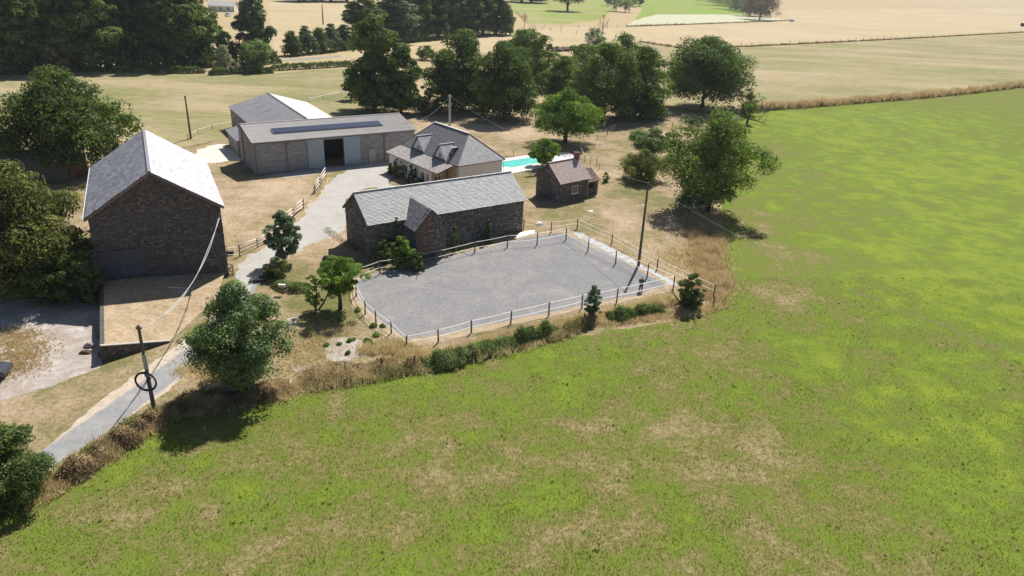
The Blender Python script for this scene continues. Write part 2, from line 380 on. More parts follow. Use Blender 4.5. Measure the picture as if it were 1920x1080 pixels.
def blobs(lst):
    """lst of (px, py, radius_x px, radius_y px, amount) -> world function of soft patches"""
    L = []
    for px, py, rx, ry, am in lst:
        c = G(px, py); a = G(px+rx, py); b = G(px, max(py-ry, -40))
        L.append((c, math.hypot(a[0]-c[0], a[1]-c[1]), math.hypot(b[0]-c[0], b[1]-c[1]), am))
    def f(x, y):
        s = 0
        for c, ra, rb, am in L:
            s = s+am*np.exp(-(((x-c[0])/ra)**2+((y-c[1])/rb)**2))
        return s
    return f
# pasture colour: 0 = lush green, 1 = straw
past_b = blobs([(1750, 300, 330, 120, -.16), (1500, 620, 260, 120, -.1), (1450, 560, 60, 30, .35), (1340, 640, 130, 60, .20), (1540, 480, 50, 14, .4),
            (1600, 730, 110, 60, .25), (1400, 900, 170, 160, .24), (1120, 980, 130, 110, .25), (800, 880, 180, 90, .22), (1250, 700, 110, 60, .06),
            (1540, 690, 120, 50, -.14), (560, 870, 130, 70, -.12), (680, 900, 110, 60, -.12), (420, 800, 160, 30, -.05), (1000, 670, 200, 30, -.12),
            (900, 720, 160, 60, .02), (200, 1000, 160, 80, .1), (560, 1000, 120, 60, .16), (1750, 900, 200, 140, -.05), (860, 960, 130, 40, -.15),
            (1080, 930, 100, 40, -.2), (1850, 560, 120, 80, -.08), (1480, 300, 90, 60, .16), (1420, 430, 60, 120, .18), (1700, 1050, 200, 60, .1),
            (1780, 960, 60, 40, -.1), (740, 760, 90, 30, .08), (960, 800, 200, 60, .10), (1000, 960, 700, 130, .10), (700, 780, 300, 40, .05), (1800, 400, 350, 220, -.1), (1700, 620, 250, 120, -.08), (1220, 800, 160, 80, .16)])
def dry_pasture(x, y):
    return .40+past_b(x, y)*.9+(fbm(x/17., y/17., 5)-.5)*.38+(fbm(x/2.4, y/2.4, 9)-.5)*.8
yb = blobs([(470, 380, 90, 60, .25), (1150, 400, 120, 40, .1), (940, 250, 120, 20, .2), (260, 640, 90, 60, -.02), (1000, 335, 60, 18, -.4), (1040, 395, 60, 12, -.2),
            (230, 760, 160, 50, -.1), (500, 160, 200, 25, -.15), (580, 190, 90, 15, -.25), (1180, 360, 60, 25, -.15), (620, 600, 90, 60, -.3), (590, 440, 60, 40, .2),
            (950, 210, 300, 20, .15), (1250, 450, 60, 60, .15), (730, 350, 20, 8, -.6), (1140, 470, 60, 20, -.1)])
def dry_yard(x, y):
    return .55+yb(x, y)+(fbm(x/9., y/9., 15)-.5)*.95+(fbm(x/2.5, y/2.5, 19)-.5)*.6
def dry_far(x, y):
    return .6+(fbm(x/30., y/22., 25)-.5)*.8
def dry_left(x, y):
    return .42+(fbm(x/26., y/9., 31)-.5)*1.1

ground = obj('ground', mesh('ground', [(-2500, -150, 0), (2500, -150, 0), (2500, 3500, 0), (-2500, 3500, 0)], [(0, 1, 2, 3)], {'dry': [.6]*4}), M_ground)
ground['kind'] = 'structure'
# near farm land (dry lawn)
YARD = P2([(-160, 1010), (60, 905), (200, 845), (330, 775), (560, 735), (800, 690), (1010, 640), (1245, 605), (1350, 575), (1335, 420), (1370, 215), (1245, 196), (800, 190),
           (420, 260), (240, 300), (-120, 330), (-420, 600)])
sheet('dry_lawn', YARD, .004, M_yard, 1.6, .35, dry_yard)
LEFTF = P2([(-300, 345), (-260, 160), (120, 139), (300, 138), (500, 138), (660, 127), (680, 190), (800, 190), (420, 260), (240, 300)])
sheet('meadow_behind_barns', LEFTF, .004, M_mown, 4, .5, dry_left)
PAST = P2([(-300, 1230), (-160, 1010), (60, 905), (200, 845), (330, 775), (560, 735), (800, 690), (1010, 640), (1245, 605), (1350, 575), (1342, 420), (1390, 212), (1420, 207), (1650, 190), (1920, 165), (2250, 140),
           (2600, 420), (2500, 1230)])
sheet('pasture', PAST, .008, M_pasture, 1.1, .3, dry_pasture, step=1.4)
sheet('mown_meadow', P2([(1245, 196), (1370, 212), (1420, 205), (1650, 188), (1920, 163), (2250, 138), (2350, 38), (1920, 63), (1700, 74), (1500, 84), (1290, 94), (1200, 80), (1180, 100)]), .004, M_mown, 5, .6, lambda x, y: .45+(fbm(x/40., y/10., 41)-.5)*.9)
sheet('stubble_field', P2([(1200, 78), (1290, 92), (1500, 82), (1700, 72), (1920, 60), (2250, 43), (2150, 14), (1480, 18), (1440, 38), (1300, 46), (1150, 52), (1010, 50), (930, 90)]), .006, M_stub, 10, 1.5, dry_far)
sheet('pale_meadow', P2([(1175, 49), (1300, 45), (1480, 38), (1400, 28), (1340, 27), (1230, 27), (1190, 38)]), .012, M_pale, 8, 1.2)
sheet('green_meadow', P2([(995, 44), (960, 22), (955, -8), (1140, -8), (1150, 20), (1120, 38), (1060, 46)]), .008, M_greenfar, 6, 1.2, lambda x, y: .40+(fbm(x/25., y/25., 51)-.5)*1.0)
sheet('green_meadow', P2([(1190, 38), (1232, 27), (1400, 28), (1360, 5), (1290, -14), (1140, -8), (1205, 15)]), .008, M_greenfar, 6, 1.2, lambda x, y: .15+(fbm(x/25., y/25., 55)-.5)*1.0)
sheet('stubble_field', P2([(515, 96), (500, 6), (600, -20), (660, -20), (665, 78), (600, 90)]), .006, M_stub, 6, .5, dry_far)
sheet('stubble_field', P2([(640, 103), (680, 96), (800, 78), (960, 62), (1000, 92), (1000, 118), (820, 80), (660, 125)]), .006, M_stub, 6, .5, dry_far)
sheet('country_road', P2([(-160, 131), (200, 128), (480, 119), (640, 107), (640, 104), (480, 115.5), (200, 124), (-160, 126)]), .012, mk('road_grey', (.2, .2, .2), (.26, .255, .25), .5), 5, .05)

# lane and gravel drive
LANE_L = [(-90, 945), (0, 895), (92, 835), (178, 760), (255, 702), (330, 650), (372, 618), (410, 578), (438, 540), (468, 497)]
LANE_R = [(-70, 990), (40, 915), (108, 868), (225, 795), (305, 740), (385, 675), (430, 628), (455, 585), (478, 545), (505, 510)]
lane_c = [((a[0]*.40+c[0]*.60), (a[1]*.40+c[1]*.60)) for a, c in zip(P2(LANE_L), P2(LANE_R))]
def lane_edge(x, y):
    d = np.full(x.shape, 99.); cc = np.array(lane_c)
    for i in range(len(cc)-1):
        a, b = cc[i], cc[i+1]; ab = b-a; t = np.clip(((x-a[0])*ab[0]+(y-a[1])*ab[1])/(ab@ab), 0, 1)
        dd = np.hypot(x-(a[0]+ab[0]*t), y-(a[1]+ab[1]*t)); d = np.minimum(d, dd)
    return np.clip((d-.8)/1.1, 0, 1)
sheet('lane', P2(LANE_L+LANE_R[::-1]), .012, M_lane, .45, .15, None, lane_edge, step=.6)
sheet('gravel_drive', P2([(462, 505), (500, 462), (545, 425), (572, 398), (600, 358), (622, 338), (648, 318), (560, 330), (481, 336), (600, 310), (722, 301), (735, 318), (728, 345), (760, 352), (690, 352), (650, 372), (652, 415),
      (640, 436), (580, 458), (540, 482), (505, 512)]), .009, M_gravel, 1.0, .55)
sheet('bare_ground', P2([(350, 300), (372, 280), (400, 272), (446, 268), (452, 300), (400, 306)]), .010, mk('pale_dust', (.56, .49, .42), (.72, .65, .57), .8), 1, .5)
sheet('track', P2([(445, 500), (468, 476), (512, 470), (520, 488), (470, 545), (440, 560)]), .016, M_gravel, .8, .3)
# riding arena
ARENA = P2([(762, 636), (715, 603), (678, 570), (666, 545), (668, 530), (690, 516), (838, 482), (980, 447), (1050, 437), (1075, 445), (1140, 475), (1200, 508), (1250, 535), (1200, 552), (1000, 592), (850, 622)])
sheet('riding_arena', ARENA, .018, M_sand, 1.0, .18, step=1.0)
M_bank = mk('sandy_edge', (.25, .20, .12), (.44, .34, .23), .9, detail=8)
sheet('arena_verge', P2([(760, 652), (705, 618), (662, 580), (655, 540), (660, 520), (838, 486), (980, 441), (1060, 430), (1085, 438), (1150, 470), (1262, 532), (1255, 548), (1000, 600), (850, 635)]), .014, M_bank, 1.0, .25, step=.8)
YARDL = P2([(-160, 800), (0, 752), (60, 735), (130, 710), (187, 690), (187, 600), (187, 545), (60, 560), (-120, 590), (-260, 700)])
sheet('concrete_yard', YARDL, .012, M_conc, 1.2, .3)
sheet('concrete_slab', P2([(606, 648), (622, 634), (660, 632), (684, 642), (672, 668), (640, 684), (612, 672)]), .012, M_conc, .6, .25)
sheet('concrete_slab', P2([(536, 598), (556, 594), (556, 612), (540, 616)]), .012, M_conc, .6, .1)
sheet('concrete_slab', P2([(545, 690), (600, 676), (620, 690), (560, 702)]), .012, M_conc, .6, .2)
# earth platform in front of the big barn, with retaining walls
PZ = 1.5
A = G(187, 528, PZ); B = G(187, 650, PZ); C = G(318, 641, .05); D = G(424, 505, .6); E_ = G(405, 560, .02); A2 = (A[0]-.5, A[1]+6)
PLAT = [A, B, C, E_, D]; PA, PB, PC = A, B, C
pv = []; pf = []
N = 14
top = [Vector((*A, PZ)), Vector((*B, PZ)), Vector((*C, .05)), Vector((*E_, .02)), Vector((*D, .6))]
# grid between the barn front edge (A-D) and the front edge (B-C-E)
for i in range(N+1):
    s = i/N; q = top[0].lerp(top[4], s)
    fr_ = top[1].lerp(top[2], s/.62) if s < .62 else top[2].lerp(top[3], (s-.62)/.38)
    for j in range(9):
        p = q.lerp(fr_, j/8)+Vector((0, 0, random.uniform(-.03, .03) if 0 < j < 8 and 0 < i < N else 0)); pv.append(p)
for i in range(N):
    for j in range(8): pf.append((i*9+j, i*9+j+1, (i+1)*9+j+1, (i+1)*9+j))
o = obj('raised_ground', mesh('raised_ground', pv, pf, {'dry': [.78]*len(pv)}), M_yard); o['kind'] = 'structure'

def wall_stones(parent, p0, p1, z0, ztop, mat, mat2=None, seed=1, size=(.22, .5), row=.17, openings=(), red=None, out=None):
    """stones laid in rough courses on the face p0->p1 (local), proud of the wall; outward normal = right of p0->p1"""
    rng = random.Random(seed); p0 = Vector(p0); p1 = Vector(p1); d = (p1-p0); L = d.length; d /= L; n = Vector((d.y, -d.x))
    A_, B_ = MB(), MB(); z = z0
    while True:
        h = row*rng.uniform(.75, 1.35); u = rng.uniform(-.2, 0)
        if z+h > max(ztop(t*L/20) for t in range(21)): break
        while u < L:
            wd = rng.uniform(*size); a = max(u, 0); b = min(u+wd, L); u += wd
            if b-a < .06: continue
            if min(ztop(a), ztop(b)) < z+h: continue
            if any(a < o[1] and b > o[0] and z < o[3] and z+h > o[2] for o in openings): continue
            g = .013; j = lambda: rng.uniform(-.012, .012); e = rng.uniform(.012, .055)
            c = [(a+g+j(), z+g+j()), (b-g+j(), z+g+j()), (b-g+j(), z+h-g+j()), (a+g+j(), z+h-g+j())]
            base = [(*(p0+d*x+n*.0), zz) for x, zz in c]
            k = .02; cc = [(a+g+k, z+g+k), (b-g-k, z+g+k), (b-g-k, z+h-g-k), (a+g+k, z+h-g-k)]
            topv = [(*(p0+d*x+n*(e+j())), zz) for x, zz in cc]
            is_red = red and red((a+b)/2, z) > rng.random()
            (B_ if is_red else A_).add(base+topv, [(4, 5, 6, 7), (0, 1, 5, 4), (1, 2, 6, 5), (2, 3, 7, 6), (3, 0, 4, 7)], rng.random()**1.4)
        z += h
    if A_.v: o = A_.build('stonework', mat, parent); o['kind'] = 'stuff'
    if B_.v: o = B_.build('stonework', mat2, parent); o['kind'] = 'stuff'; o['label'] = 'reddish stained stones'
def slates(parent, a, b, c, d, mat, w=.30, h=.22, seed=1, name='slate', label=None, jit=.006, miss=None):
    """a,b eave corners, c,d ridge corners (c above b, d above a)"""
    rng = random.Random(seed); a, b, c, d = map(Vector, (a, b, c, d)); mb = MB()
    nrm = (b-a).cross(((c+d)/2)-a).normalized()
    if nrm.z < 0: nrm = -nrm
    S = max((d-a).length, (c-b).length); rows = max(1, int(S/h)); hd = max((d-a), (c-b), key=lambda q: q.length).normalized()
    along = (b-a).normalized()
    L0 = 0; 
    def bounds(t):
        l = a.lerp(d, t); r = b.lerp(c, t); return (l-a).dot(along), (r-a).dot(along)
    up = (((c+d)/2)-a); up = (up-along*up.dot(along)); H = up.length; up /= H; rows = max(1, int(H/h))
    for i in range(rows):
        t0 = i/rows; t1 = (i+1)/rows
        l0, r0 = bounds(t0); l1, r1 = bounds(t1); lo, hi = max(l0, l1), min(r0, r1)
        if i == rows-1 and hi-lo < w: break
        lo, hi = min(lo, hi), max(lo, hi)
        x = lo-(w/2 if i % 2 else 0)
        while x < hi-.01:
            x0 = max(x, lo); x1 = min(x+w, hi); x += w
            if x1-x0 < .03: continue
            if miss and miss(x0, t0): continue
            g = .006; z1 = .045+rng.uniform(0, jit); z2 = .02; y0 = t0*H-.02+rng.uniform(-jit, jit); y1 = t1*H+.01
            P = [a+along*(x0+g)+up*y0+nrm*z1, a+along*(x1-g)+up*y0+nrm*(z1+rng.uniform(0, jit)), a+along*(x1-g)+up*y1+nrm*z2, a+along*(x0+g)+up*y1+nrm*z2,
                 a+along*(x0+g)+up*y0+nrm*.005, a+along*(x1-g)+up*y0+nrm*.005]
            mb.add(P, [(0, 1, 2, 3), (4, 5, 1, 0)], rng.random())
    o = mb.build(name, mat, parent); o['kind'] = 'stuff'
    if label: o['label'] = label
    return o
def roofslab(parent, a, b, c, d, th=.14, mat=M_roofside, name='roof'):
    a, b, c, d = map(Vector, (a, b, c, d)); n = (b-a).cross((c+d)/2-a).normalized()
    if n.z < 0: n = -n
    pts = [a, b, c, d] if (c-d).length > .01 else [a, b, c]
    mb = MB(); mb.prism(pts, -n*th); return mb.build(name, mat, parent)
def wallbox(parent, pts, z0, tops, th, mat, name='wall'):
    """wall panel polygon in a vertical plane: pts p0->p1 (2d), tops list of (u, z) along it; thickness goes inwards (left)"""
    p0 = Vector(pts[0]); p1 = Vector(pts[1]); d = (p1-p0).normalized(); n = Vector((-d.y, d.x))
    poly = [(*(p0), z0), (*(p1), z0)]+[(*(p0+d*u), z) for u, z in tops]
    mb = MB(); mb.prism(poly, (n.x*th, n.y*th, 0)); return mb.build(name, mat, parent)
def wall_with_holes(parent, p0, p1, z0, z1, holes, th, mat, name='wall'):
    """rectangular wall split round its openings (u0,u1,za,zb); one mesh"""
    p0 = Vector(p0); p1 = Vector(p1); L = (p1-p0).length; d = (p1-p0)/L; n = Vector((-d.y, d.x)); mb = MB()
    us = sorted({0, L, *[h[0] for h in holes], *[h[1] for h in holes]}); zs = sorted({z0, z1, *[h[2] for h in holes], *[h[3] for h in holes]})
    for i in range(len(us)-1):
        for j in range(len(zs)-1):
            um = (us[i]+us[i+1])/2; zm = (zs[j]+zs[j+1])/2
            if any(h[0] < um < h[1] and h[2] < zm < h[3] for h in holes): continue
            a = p0+d*us[i]; b = p0+d*us[i+1]
            mb.prism([(*a, zs[j]), (*b, zs[j]), (*b, zs[j+1]), (*a, zs[j+1])], (n.x*th, n.y*th, 0), .5)
    return mb.build(name, mat, parent)
def bis(f, lo, hi):
    a = f(lo) > 0
    for _ in range(40):
        m = (lo+hi)/2
        if (f(m) > 0) == a: lo = m
        else: hi = m
    return (lo+hi)/2
def ux(F, px, v=0, z=0, lo=-15, hi=45): return bis(lambda u: proj(*F.w(u, v), z)[0]-px, lo, hi)
def vx(F, u, px, z=0, lo=-15, hi=45): return bis(lambda v: proj(*F.w(u, v), z)[0]-px, lo, hi)
def building(name, F, label, cat): return empty(name, F.x, F.y, 0, F.a, label, cat)
def window(parent, p0, d, n, u0, u1, z0, z1, frame=M_whitepaint, glass=M_glass, depth=.06, bars=1, name='window'):
    """p0 2d origin, d along wall, n outward; frame bars + pane child"""
    mb = MB(); P = lambda u, z, o: (p0[0]+d[0]*u+n[0]*o, p0[1]+d[1]*u+n[1]*o, z); t = .07
    for a, b in [((u0, z0), (u1, z0)), ((u0, z1), (u1, z1)), ((u0, z0), (u0, z1)), ((u1, z0), (u1, z1))]:
        mb.bar(P(*a, depth/2), P(*b, depth/2), t, depth+.02)
    for k in range(bars):
        u = u0+(u1-u0)*(k+1)/(bars+1); mb.bar(P(u, z0, depth/2), P(u, z1, depth/2), .05, depth)
    o = mb.build(name, frame, parent)
    pn = MB(); pn.prism([P(u0, z0, -.04), P(u1, z0, -.04), P(u1, z1, -.04), P(u0, z1, -.04)], (n[0]*.04, n[1]*.04, 0)); pn.build('pane', glass, o)
    return o

# ================================================================== big left barn
F = Frame(-42.89, 68.19, 27.26); W, L, he, hr, o_ = 12.44, 20.53, 8.5, 12.61, .35
FB = F
barn = building('stone_barn', F, 'tall stone barn with steep slate roof, its right slope gleaming in the sun', 'barn')
sl_ = (hr-he)/(W/2); ze = he-o_*sl_
gz = lambda u: he+(hr-he)*(1-abs(u-W/2)/(W/2))
du0, du1, dz0, dz1 = ux(F, 197, 0, 1.5), ux(F, 279, 0, 1.5), 1.45, 4.25
wb = MB()
wb.prism([(0, 0, 0), (du0, 0, 0), (du0, 0, gz(du0)), (0, 0, he)], (0, .5, 0)); wb.prism([(du1, 0, 0), (W, 0, 0), (W, 0, he), (W/2, 0, hr), (du1, 0, gz(du1))], (0, .5, 0))
wb.prism([(du0, 0, dz1), (du1, 0, dz1), (du1, 0, gz(du1)), (du0, 0, gz(du0))], (0, .5, 0)); wb.prism([(du0, 0, 0), (du1, 0, 0), (du1, 0, dz0), (du0, 0, dz0)], (0, .5, 0))
wb.box(0, .5, .5, L-.5, 0, he); wb.box(W-.5, W, .5, L-.5, 0, he)
wb.prism([(0, L-.5, 0), (W, L-.5, 0), (W, L-.5, he), (W/2, L-.5, hr), (0, L-.5, he)], (0, .5, 0))
wb.build('wall', M_mortar, barn)
wall_stones(barn, (0, 0), (W, 0), .2, gz, M_stone, seed=3, openings=[(du0-.12, du1+.12, dz0, dz1+.3)], row=.135, size=(.15, .42))
wall_stones(barn, (0, L), (0, 0), 0., lambda u: he-.05, M_stone, seed=4, row=.2, size=(.25, .6))
wall_stones(barn, (W, 0), (W, L), 0., lambda u: he-.05, M_stone, seed=5, row=.2, size=(.25, .6))
roofslab(barn, (-o_, L+o_, ze), (-o_, -o_, ze), (W/2, -o_, hr), (W/2, L+o_, hr))
roofslab(barn, (W+o_, -o_, ze), (W+o_, L+o_, ze), (W/2, L+o_, hr), (W/2, -o_, hr))
slates(barn, (-o_-.05, -o_-.05, ze), (-o_-.05, L+o_, ze), (W/2, L+o_, hr), (W/2, -o_-.05, hr), M_slate_barn, .62, .36, 11, jit=.004)
slates(barn, (W+o_+.05, -o_-.05, ze), (W+o_+.05, L+o_, ze), (W/2, L+o_, hr), (W/2, -o_-.05, hr), M_slate_barn, .62, .36, 12, jit=.004)
mb = MB(); mb.bar((W/2, -o_-.06, hr+.06), (W/2, L+o_, hr+.06), .3, .08); mb.build('ridge_cap', M_slate_barn, barn)
mb = MB(); mb.tube([(-o_-.12, -o_-.1, ze-.03), (-o_-.12, L+o_, ze-.03)], .075, 6); mb.build('gutter', M_zinc, barn)
mb = MB()
for s in (-1, 1):
    mb.bar((W/2, -o_-.03, hr-.16), (W/2+s*(W/2+o_), -o_-.03, ze-.16), .05, .2)
mb.build('barge_board', M_wood, barn)
mb = MB(); rr = random.Random(5)
for k in range(22):
    t = rr.choice([rr.uniform(.34, .56), rr.uniform(.34, .56), rr.uniform(.74, .86), .14]); u = -o_+(W/2+o_)*t; z = ze+(hr-ze)*t
    y0 = -o_-.05+rr.uniform(0, .22); q = rr.uniform(.12, .3)
    mb.prism([(u, y0, z+.075), (u+q, y0, z+.075+q*sl_), (u+q, y0+rr.uniform(.1, .22), z+.075+q*sl_), (u, y0+.2, z+.075)], (0, 0, .015))
ob = mb.build('verge_patch', M_redstain, barn); ob['label'] = 'orange red mortar patches along the roof verge'; ob['kind'] = 'stuff'
# barn door of upright boards
nb = 13; dw = (du1-du0)/nb; dm = None
for k in range(nb):
    q = MB(); q.box(0, dw-.02, 0, .05, 0, dz1-dz0-.03)
    if dm is None: dm = q.me('door_board')
    ob = obj('door_board', dm, M_woodblue, barn); ob.location = (du0+k*dw+.01, .1+rr.uniform(-.008, .008), dz0+.02+rr.uniform(-.02, .02))
mb = MB(); mb.bar((du0-.5, -.06, dz1+.16), (du1+.2, -.06, dz1+.16), .16, .24); mb.build('lintel', M_woodblue, barn)
# ramp walls in front of the barn: retaining wall (a thing of its own)
rw = empty('retaining_wall', A[0], A[1], 0, 0, 'low stone retaining wall holding the grass platform before the big barn', 'wall')
def rwall(pa, pb, za, zb, seed):
    pa = (pa[0]-A[0], pa[1]-A[1]); pb = (pb[0]-A[0], pb[1]-A[1]); LL = math.dist(pa, pb)
    wallbox(rw, [pa, pb], 0, [(LL, zb), (0, za)], .35, M_mortar)
    wall_stones(rw, pa, pb, 0, lambda u: za+(zb-za)*u/LL+.04, M_stone, seed=seed, row=.2, size=(.25, .6))
rwall(A, B, PZ, PZ, 21); rwall(B, C, PZ, .12, 22)
cp = MB()
for i in range(24):
    t = i/24; a = Vector((*B, PZ+.03)).lerp(Vector((*C, .12)), t)-Vector((A[0], A[1], 0)); b = Vector((*B, PZ+.03)).lerp(Vector((*C, .12)), t+1/26)-Vector((A[0], A[1], 0))
    cp.bar(a+Vector((0, .12, .02)), b+Vector((0, .12, .02)), .34, .08)
cp.build('coping_stone', M_coping, rw)['kind'] = 'stuff'

# ================================================================== hangar with solar strip
F = Frame(-43.0, 115.56, 32.89); W, D1, he, hr = 28.61, 7.27, 5.32, 6.89; D2, hb = 10.2, 6.25; o_ = .3
FH = F
hang = building('farm_hangar', F, 'long grey hangar with corrugated roof, solar strip and blue sliding doors', 'barn')
uo0, uo1 = ux(F, 609, 0), ux(F, 646, 0)
wall_with_holes(hang, (0, 0), (W, 0), 0, he-.1, [(uo0, uo1, 0, he-.5)], .2, M_joint)
wallbox(hang, [(0, D2), (0, 0)], 0, [(D2, he-.1), (D2-D1, hr-.12), (0, hb-.1)], .2, M_joint)
wallbox(hang, [(W, 0), (W, D2)], 0, [(D2, hb-.1), (D1, hr-.12), (0, he-.1)], .2, M_joint)
wallbox(hang, [(W, D2), (0, D2)], 0, [(W, hb-.1), (0, hb-.1)], .2, M_joint)
wall_stones(hang, (0, 0), (W, 0), 0, lambda u: he-.12, M_block, seed=31, row=.27, size=(.7, 1.1), openings=[(uo0, uo1, 0, he-.45)])
wall_stones(hang, (0, D2), (0, 0), 0, lambda u: min(hb+(hr-hb)*u/(D2-D1), he+(hr-he)*(D2-u)/D1)-.15, M_block, seed=32, row=.27, size=(.7, 1.1))
for px in (481, 541, 722):
    u = max(.12, ux(F, px, -.12)); mb = MB(); mb.bar((u, -.12, 0), (u, -.12, he-.1), .2, .2); mb.build('post', M_orangewood, hang)
for px in (541, 722):
    u = ux(F, px, -.12); mb = MB(); mb.bar((u, -.12, he-1.), (u+.75, -.12, he-.12), .12); mb.bar((u, -.12, he-1.), (u-.75, -.12, he-.12), .12); mb.build('knee_brace', M_orangewood, hang)
mb = MB(); mb.bar((.0, -.1, he-.16), (W, -.1, he-.16), .14, .2); mb.build('eave_beam', M_wood, hang)
mb = MB(); mb.bar((-.1, 0, he-.25), (-.1, D1, hr-.3), .12, .25); mb.bar((-.1, D1, hr-.3), (-.1, D2, hb-.25), .12, .25); mb.bar((-.1, D1, 0), (-.1, D1, hr-.3), .14); mb.build('gable_frame', M_orangewood, hang)
def ribdoor(u0, u1, name='sliding_door'):
    v, f = [], []; n = max(4, round((u1-u0)/.38)); xs = []
    for k in range(n):
        a = u0+(u1-u0)*k/n; s = (u1-u0)/n
        xs += [(a, 0), (a+s*.7, 0), (a+s*.78, -.05), (a+s*.92, -.05)]
    xs.append((u1, 0))
    for x, y in xs: v += [(x, -.28+y, .1), (x, -.28+y, he-.35)]
    for k in range(len(xs)-1): f.append((2*k, 2*k+2, 2*k+3, 2*k+1))
    b = len(v); v += [(u0, -.22, .1), (u1, -.22, .1), (u1, -.22, he-.35), (u0, -.22, he-.35)]; f.append((b, b+3, b+2, b+1))
    return obj(name, mesh(name, v, f), M_bluedoor, hang)
ribdoor(ux(F, 580, -.28), uo0); ribdoor(uo1, ux(F, 677, -.28))
mb = MB(); mb.bar((ux(F, 575, 0), -.3, he-.28), (ux(F, 680, 0), -.3, he-.28), .1, .12); mb.build('door_rail', M_metal, hang)
a, b = ux(F, 692, 0), ux(F, 704, 0); mb = MB(); mb.box(a, b, -.2, -.06, .05, 2.5); mb.build('side_door', M_fibre_pale, hang)
mb = MB(); s = .07
for z in (.15, .5, .85, 1.2): mb.bar((uo0+.1, .3, z), (uo1-.1, .3, z), s)
for u in (uo0+.1, (uo0+uo1)/2, uo1-.1): mb.bar((u, .3, .1), (u, .3, 1.25), s)
mb.bar((uo0+.1, .33, .15), ((uo0+uo1)/2, .33, 1.2), s); mb.bar(((uo0+uo1)/2, .33, 1.2), (uo1-.1, .33, .15), s)
mb.build('gate', M_rust, hang)
# corrugated sheets on the front slope, each one a piece
ang = math.atan2(hr-he, D1); SLn = (D1+o_)/math.cos(ang)+.05; ncol, nrow = 32, 5; sw = (W+2*o_)/ncol; shh = SLn/nrow+.14
v, f = [], []; ns = 3*6
for i in range(ns+1):
    x = i/ns*(sw+.02); z = .06*math.sin(2*math.pi*3*i/ns); v += [(x, 0, z), (x, shh, z)]
for i in range(ns): f.append((2*i, 2*i+2, 2*i+3, 2*i+1))
shm = mesh('corrugated_sheet', v, f, None, True)
for c in range(ncol):
    for r in range(nrow):
        ob = obj('corrugated_sheet', shm, M_fibre, hang)
        y = -o_*1.0+r*SLn/nrow*math.cos(ang); z = he-o_*math.tan(ang)+r*SLn/nrow*math.sin(ang)+.07
        ob.location = (-o_+c*sw, y, z+rr.uniform(0, .01)); ob.rotation_euler = (ang-.008, 0, rr.uniform(-.002, .002))
roofslab(hang, (-o_, D2+o_, hb-.1), (W+o_, D2+o_, hb-.1), (W+o_, D1, hr+.02), (-o_, D1, hr+.02), .08, M_fibre)
roofslab(hang, (-o_+.02, -o_+.02, he-.1), (W+o_-.02, -o_+.02, he-.1), (W+o_-.02, D1, hr-.04), (-o_+.02, D1, hr-.04), .05, M_joint)
mb = MB(); mb.bar((-o_, D1, hr+.09), (W+o_, D1, hr+.09), .35, .1); mb.build('ridge_cap', M_fibre, hang)
def onroof(u, t, lift): y = -o_+(D1+o_)*t; return Vector((u, y, he+y*math.tan(ang)+lift))
pu0, pu1 = 4.0, 23.4; nP = 12; pw = (pu1-pu0)/nP; PL = 1.75
v = []; mb = MB()
q = MB(); q.box(0, pw-.03, 0, PL, 0, .035); pm = q.me('solar_panel'); pm.materials.append(M_panel)
for k in range(nP):
    ob = obj('solar_panel', pm, None, hang); ob.location = onroof(pu0+k*pw, .36, .30); ob.rotation_euler = (ang, 0, 0)
p = [onroof(pu0-.1, .355, .16), onroof(pu1+.1, .355, .16), onroof(pu1+.1, .60, .16), onroof(pu0-.1, .60, .16)]
mb.prism(p, (0, 0, .13)); mb.build('panel_frame', M_alu, hang)

# ================================================================== second hangar, ridge at right angles behind
F = Frame(-60.19, 150.83, 31.53); W, L, he, hr = 15.95, 28.3, 4.2, 6.6
h2 = building('farm_shed', F, 'wide grey gabled shed behind the long hangar, paler on its right slope', 'barn')
for pts, tops in ([((W, 0), (0, 0)), [(W, he), (W/2, hr), (0, he)]], [((0, 0), (0, -L)), [(L, he), (0, he)]], [((W, -L), (W, 0)), [(L, he), (0, he)]], [((0, -L), (W, -L)), [(W, he), (W/2, hr), (0, he)]]):
    wallbox(h2, pts, 0, [(u, z-.12) for u, z in tops], .2, M_render if pts[0] == (W, 0) else M_joint)
def corr(parent, a, b, c, d, mat, name='roof_sheeting', wave=.18, amp=.03, label=None):
    a, b, c, d = map(Vector, (a, b, c, d)); n = (b-a).cross(d-a).normalized()
    if n.z < 0: n = -n
    LL = (b-a).length; k = int(LL/wave*4); v, f = [], []
    for i in range(k+1):
        t = i/k; h = amp*math.sin(i*math.pi/2)
        v += [a.lerp(b, t)+n*h, d.lerp(c, t)+n*h]
    for i in range(k): f.append((2*i, 2*i+2, 2*i+3, 2*i+1))
    o = obj(name, mesh(name, v, f, None, True), mat, parent)
    if label: o['label'] = label
    return o
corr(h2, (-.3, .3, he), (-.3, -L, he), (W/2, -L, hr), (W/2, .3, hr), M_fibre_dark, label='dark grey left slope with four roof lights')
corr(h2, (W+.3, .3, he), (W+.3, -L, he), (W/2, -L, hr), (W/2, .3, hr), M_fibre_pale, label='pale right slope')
mb = MB(); mb.bar((W/2, .3, hr+.05), (W/2, -L, hr+.05), .35, .08); mb.build('ridge_cap', M_cabledk, h2)
for k, (t, v0) in enumerate([(.45, -4.2), (.45, -9), (.46, -13.5), (.46, -19.5)]):
    mb = MB(); u0, u1 = W/2*(t-.12), W/2*(t+.2); f_ = lambda u, v: (u, v, he+(hr-he)*u/(W/2)+.05)
    mb.prism([f_(u0, v0), f_(u0, v0-.7), f_(u1, v0-.7), f_(u1, v0)], (0, 0, .04)); mb.build('roof_light', M_cabledk, h2)
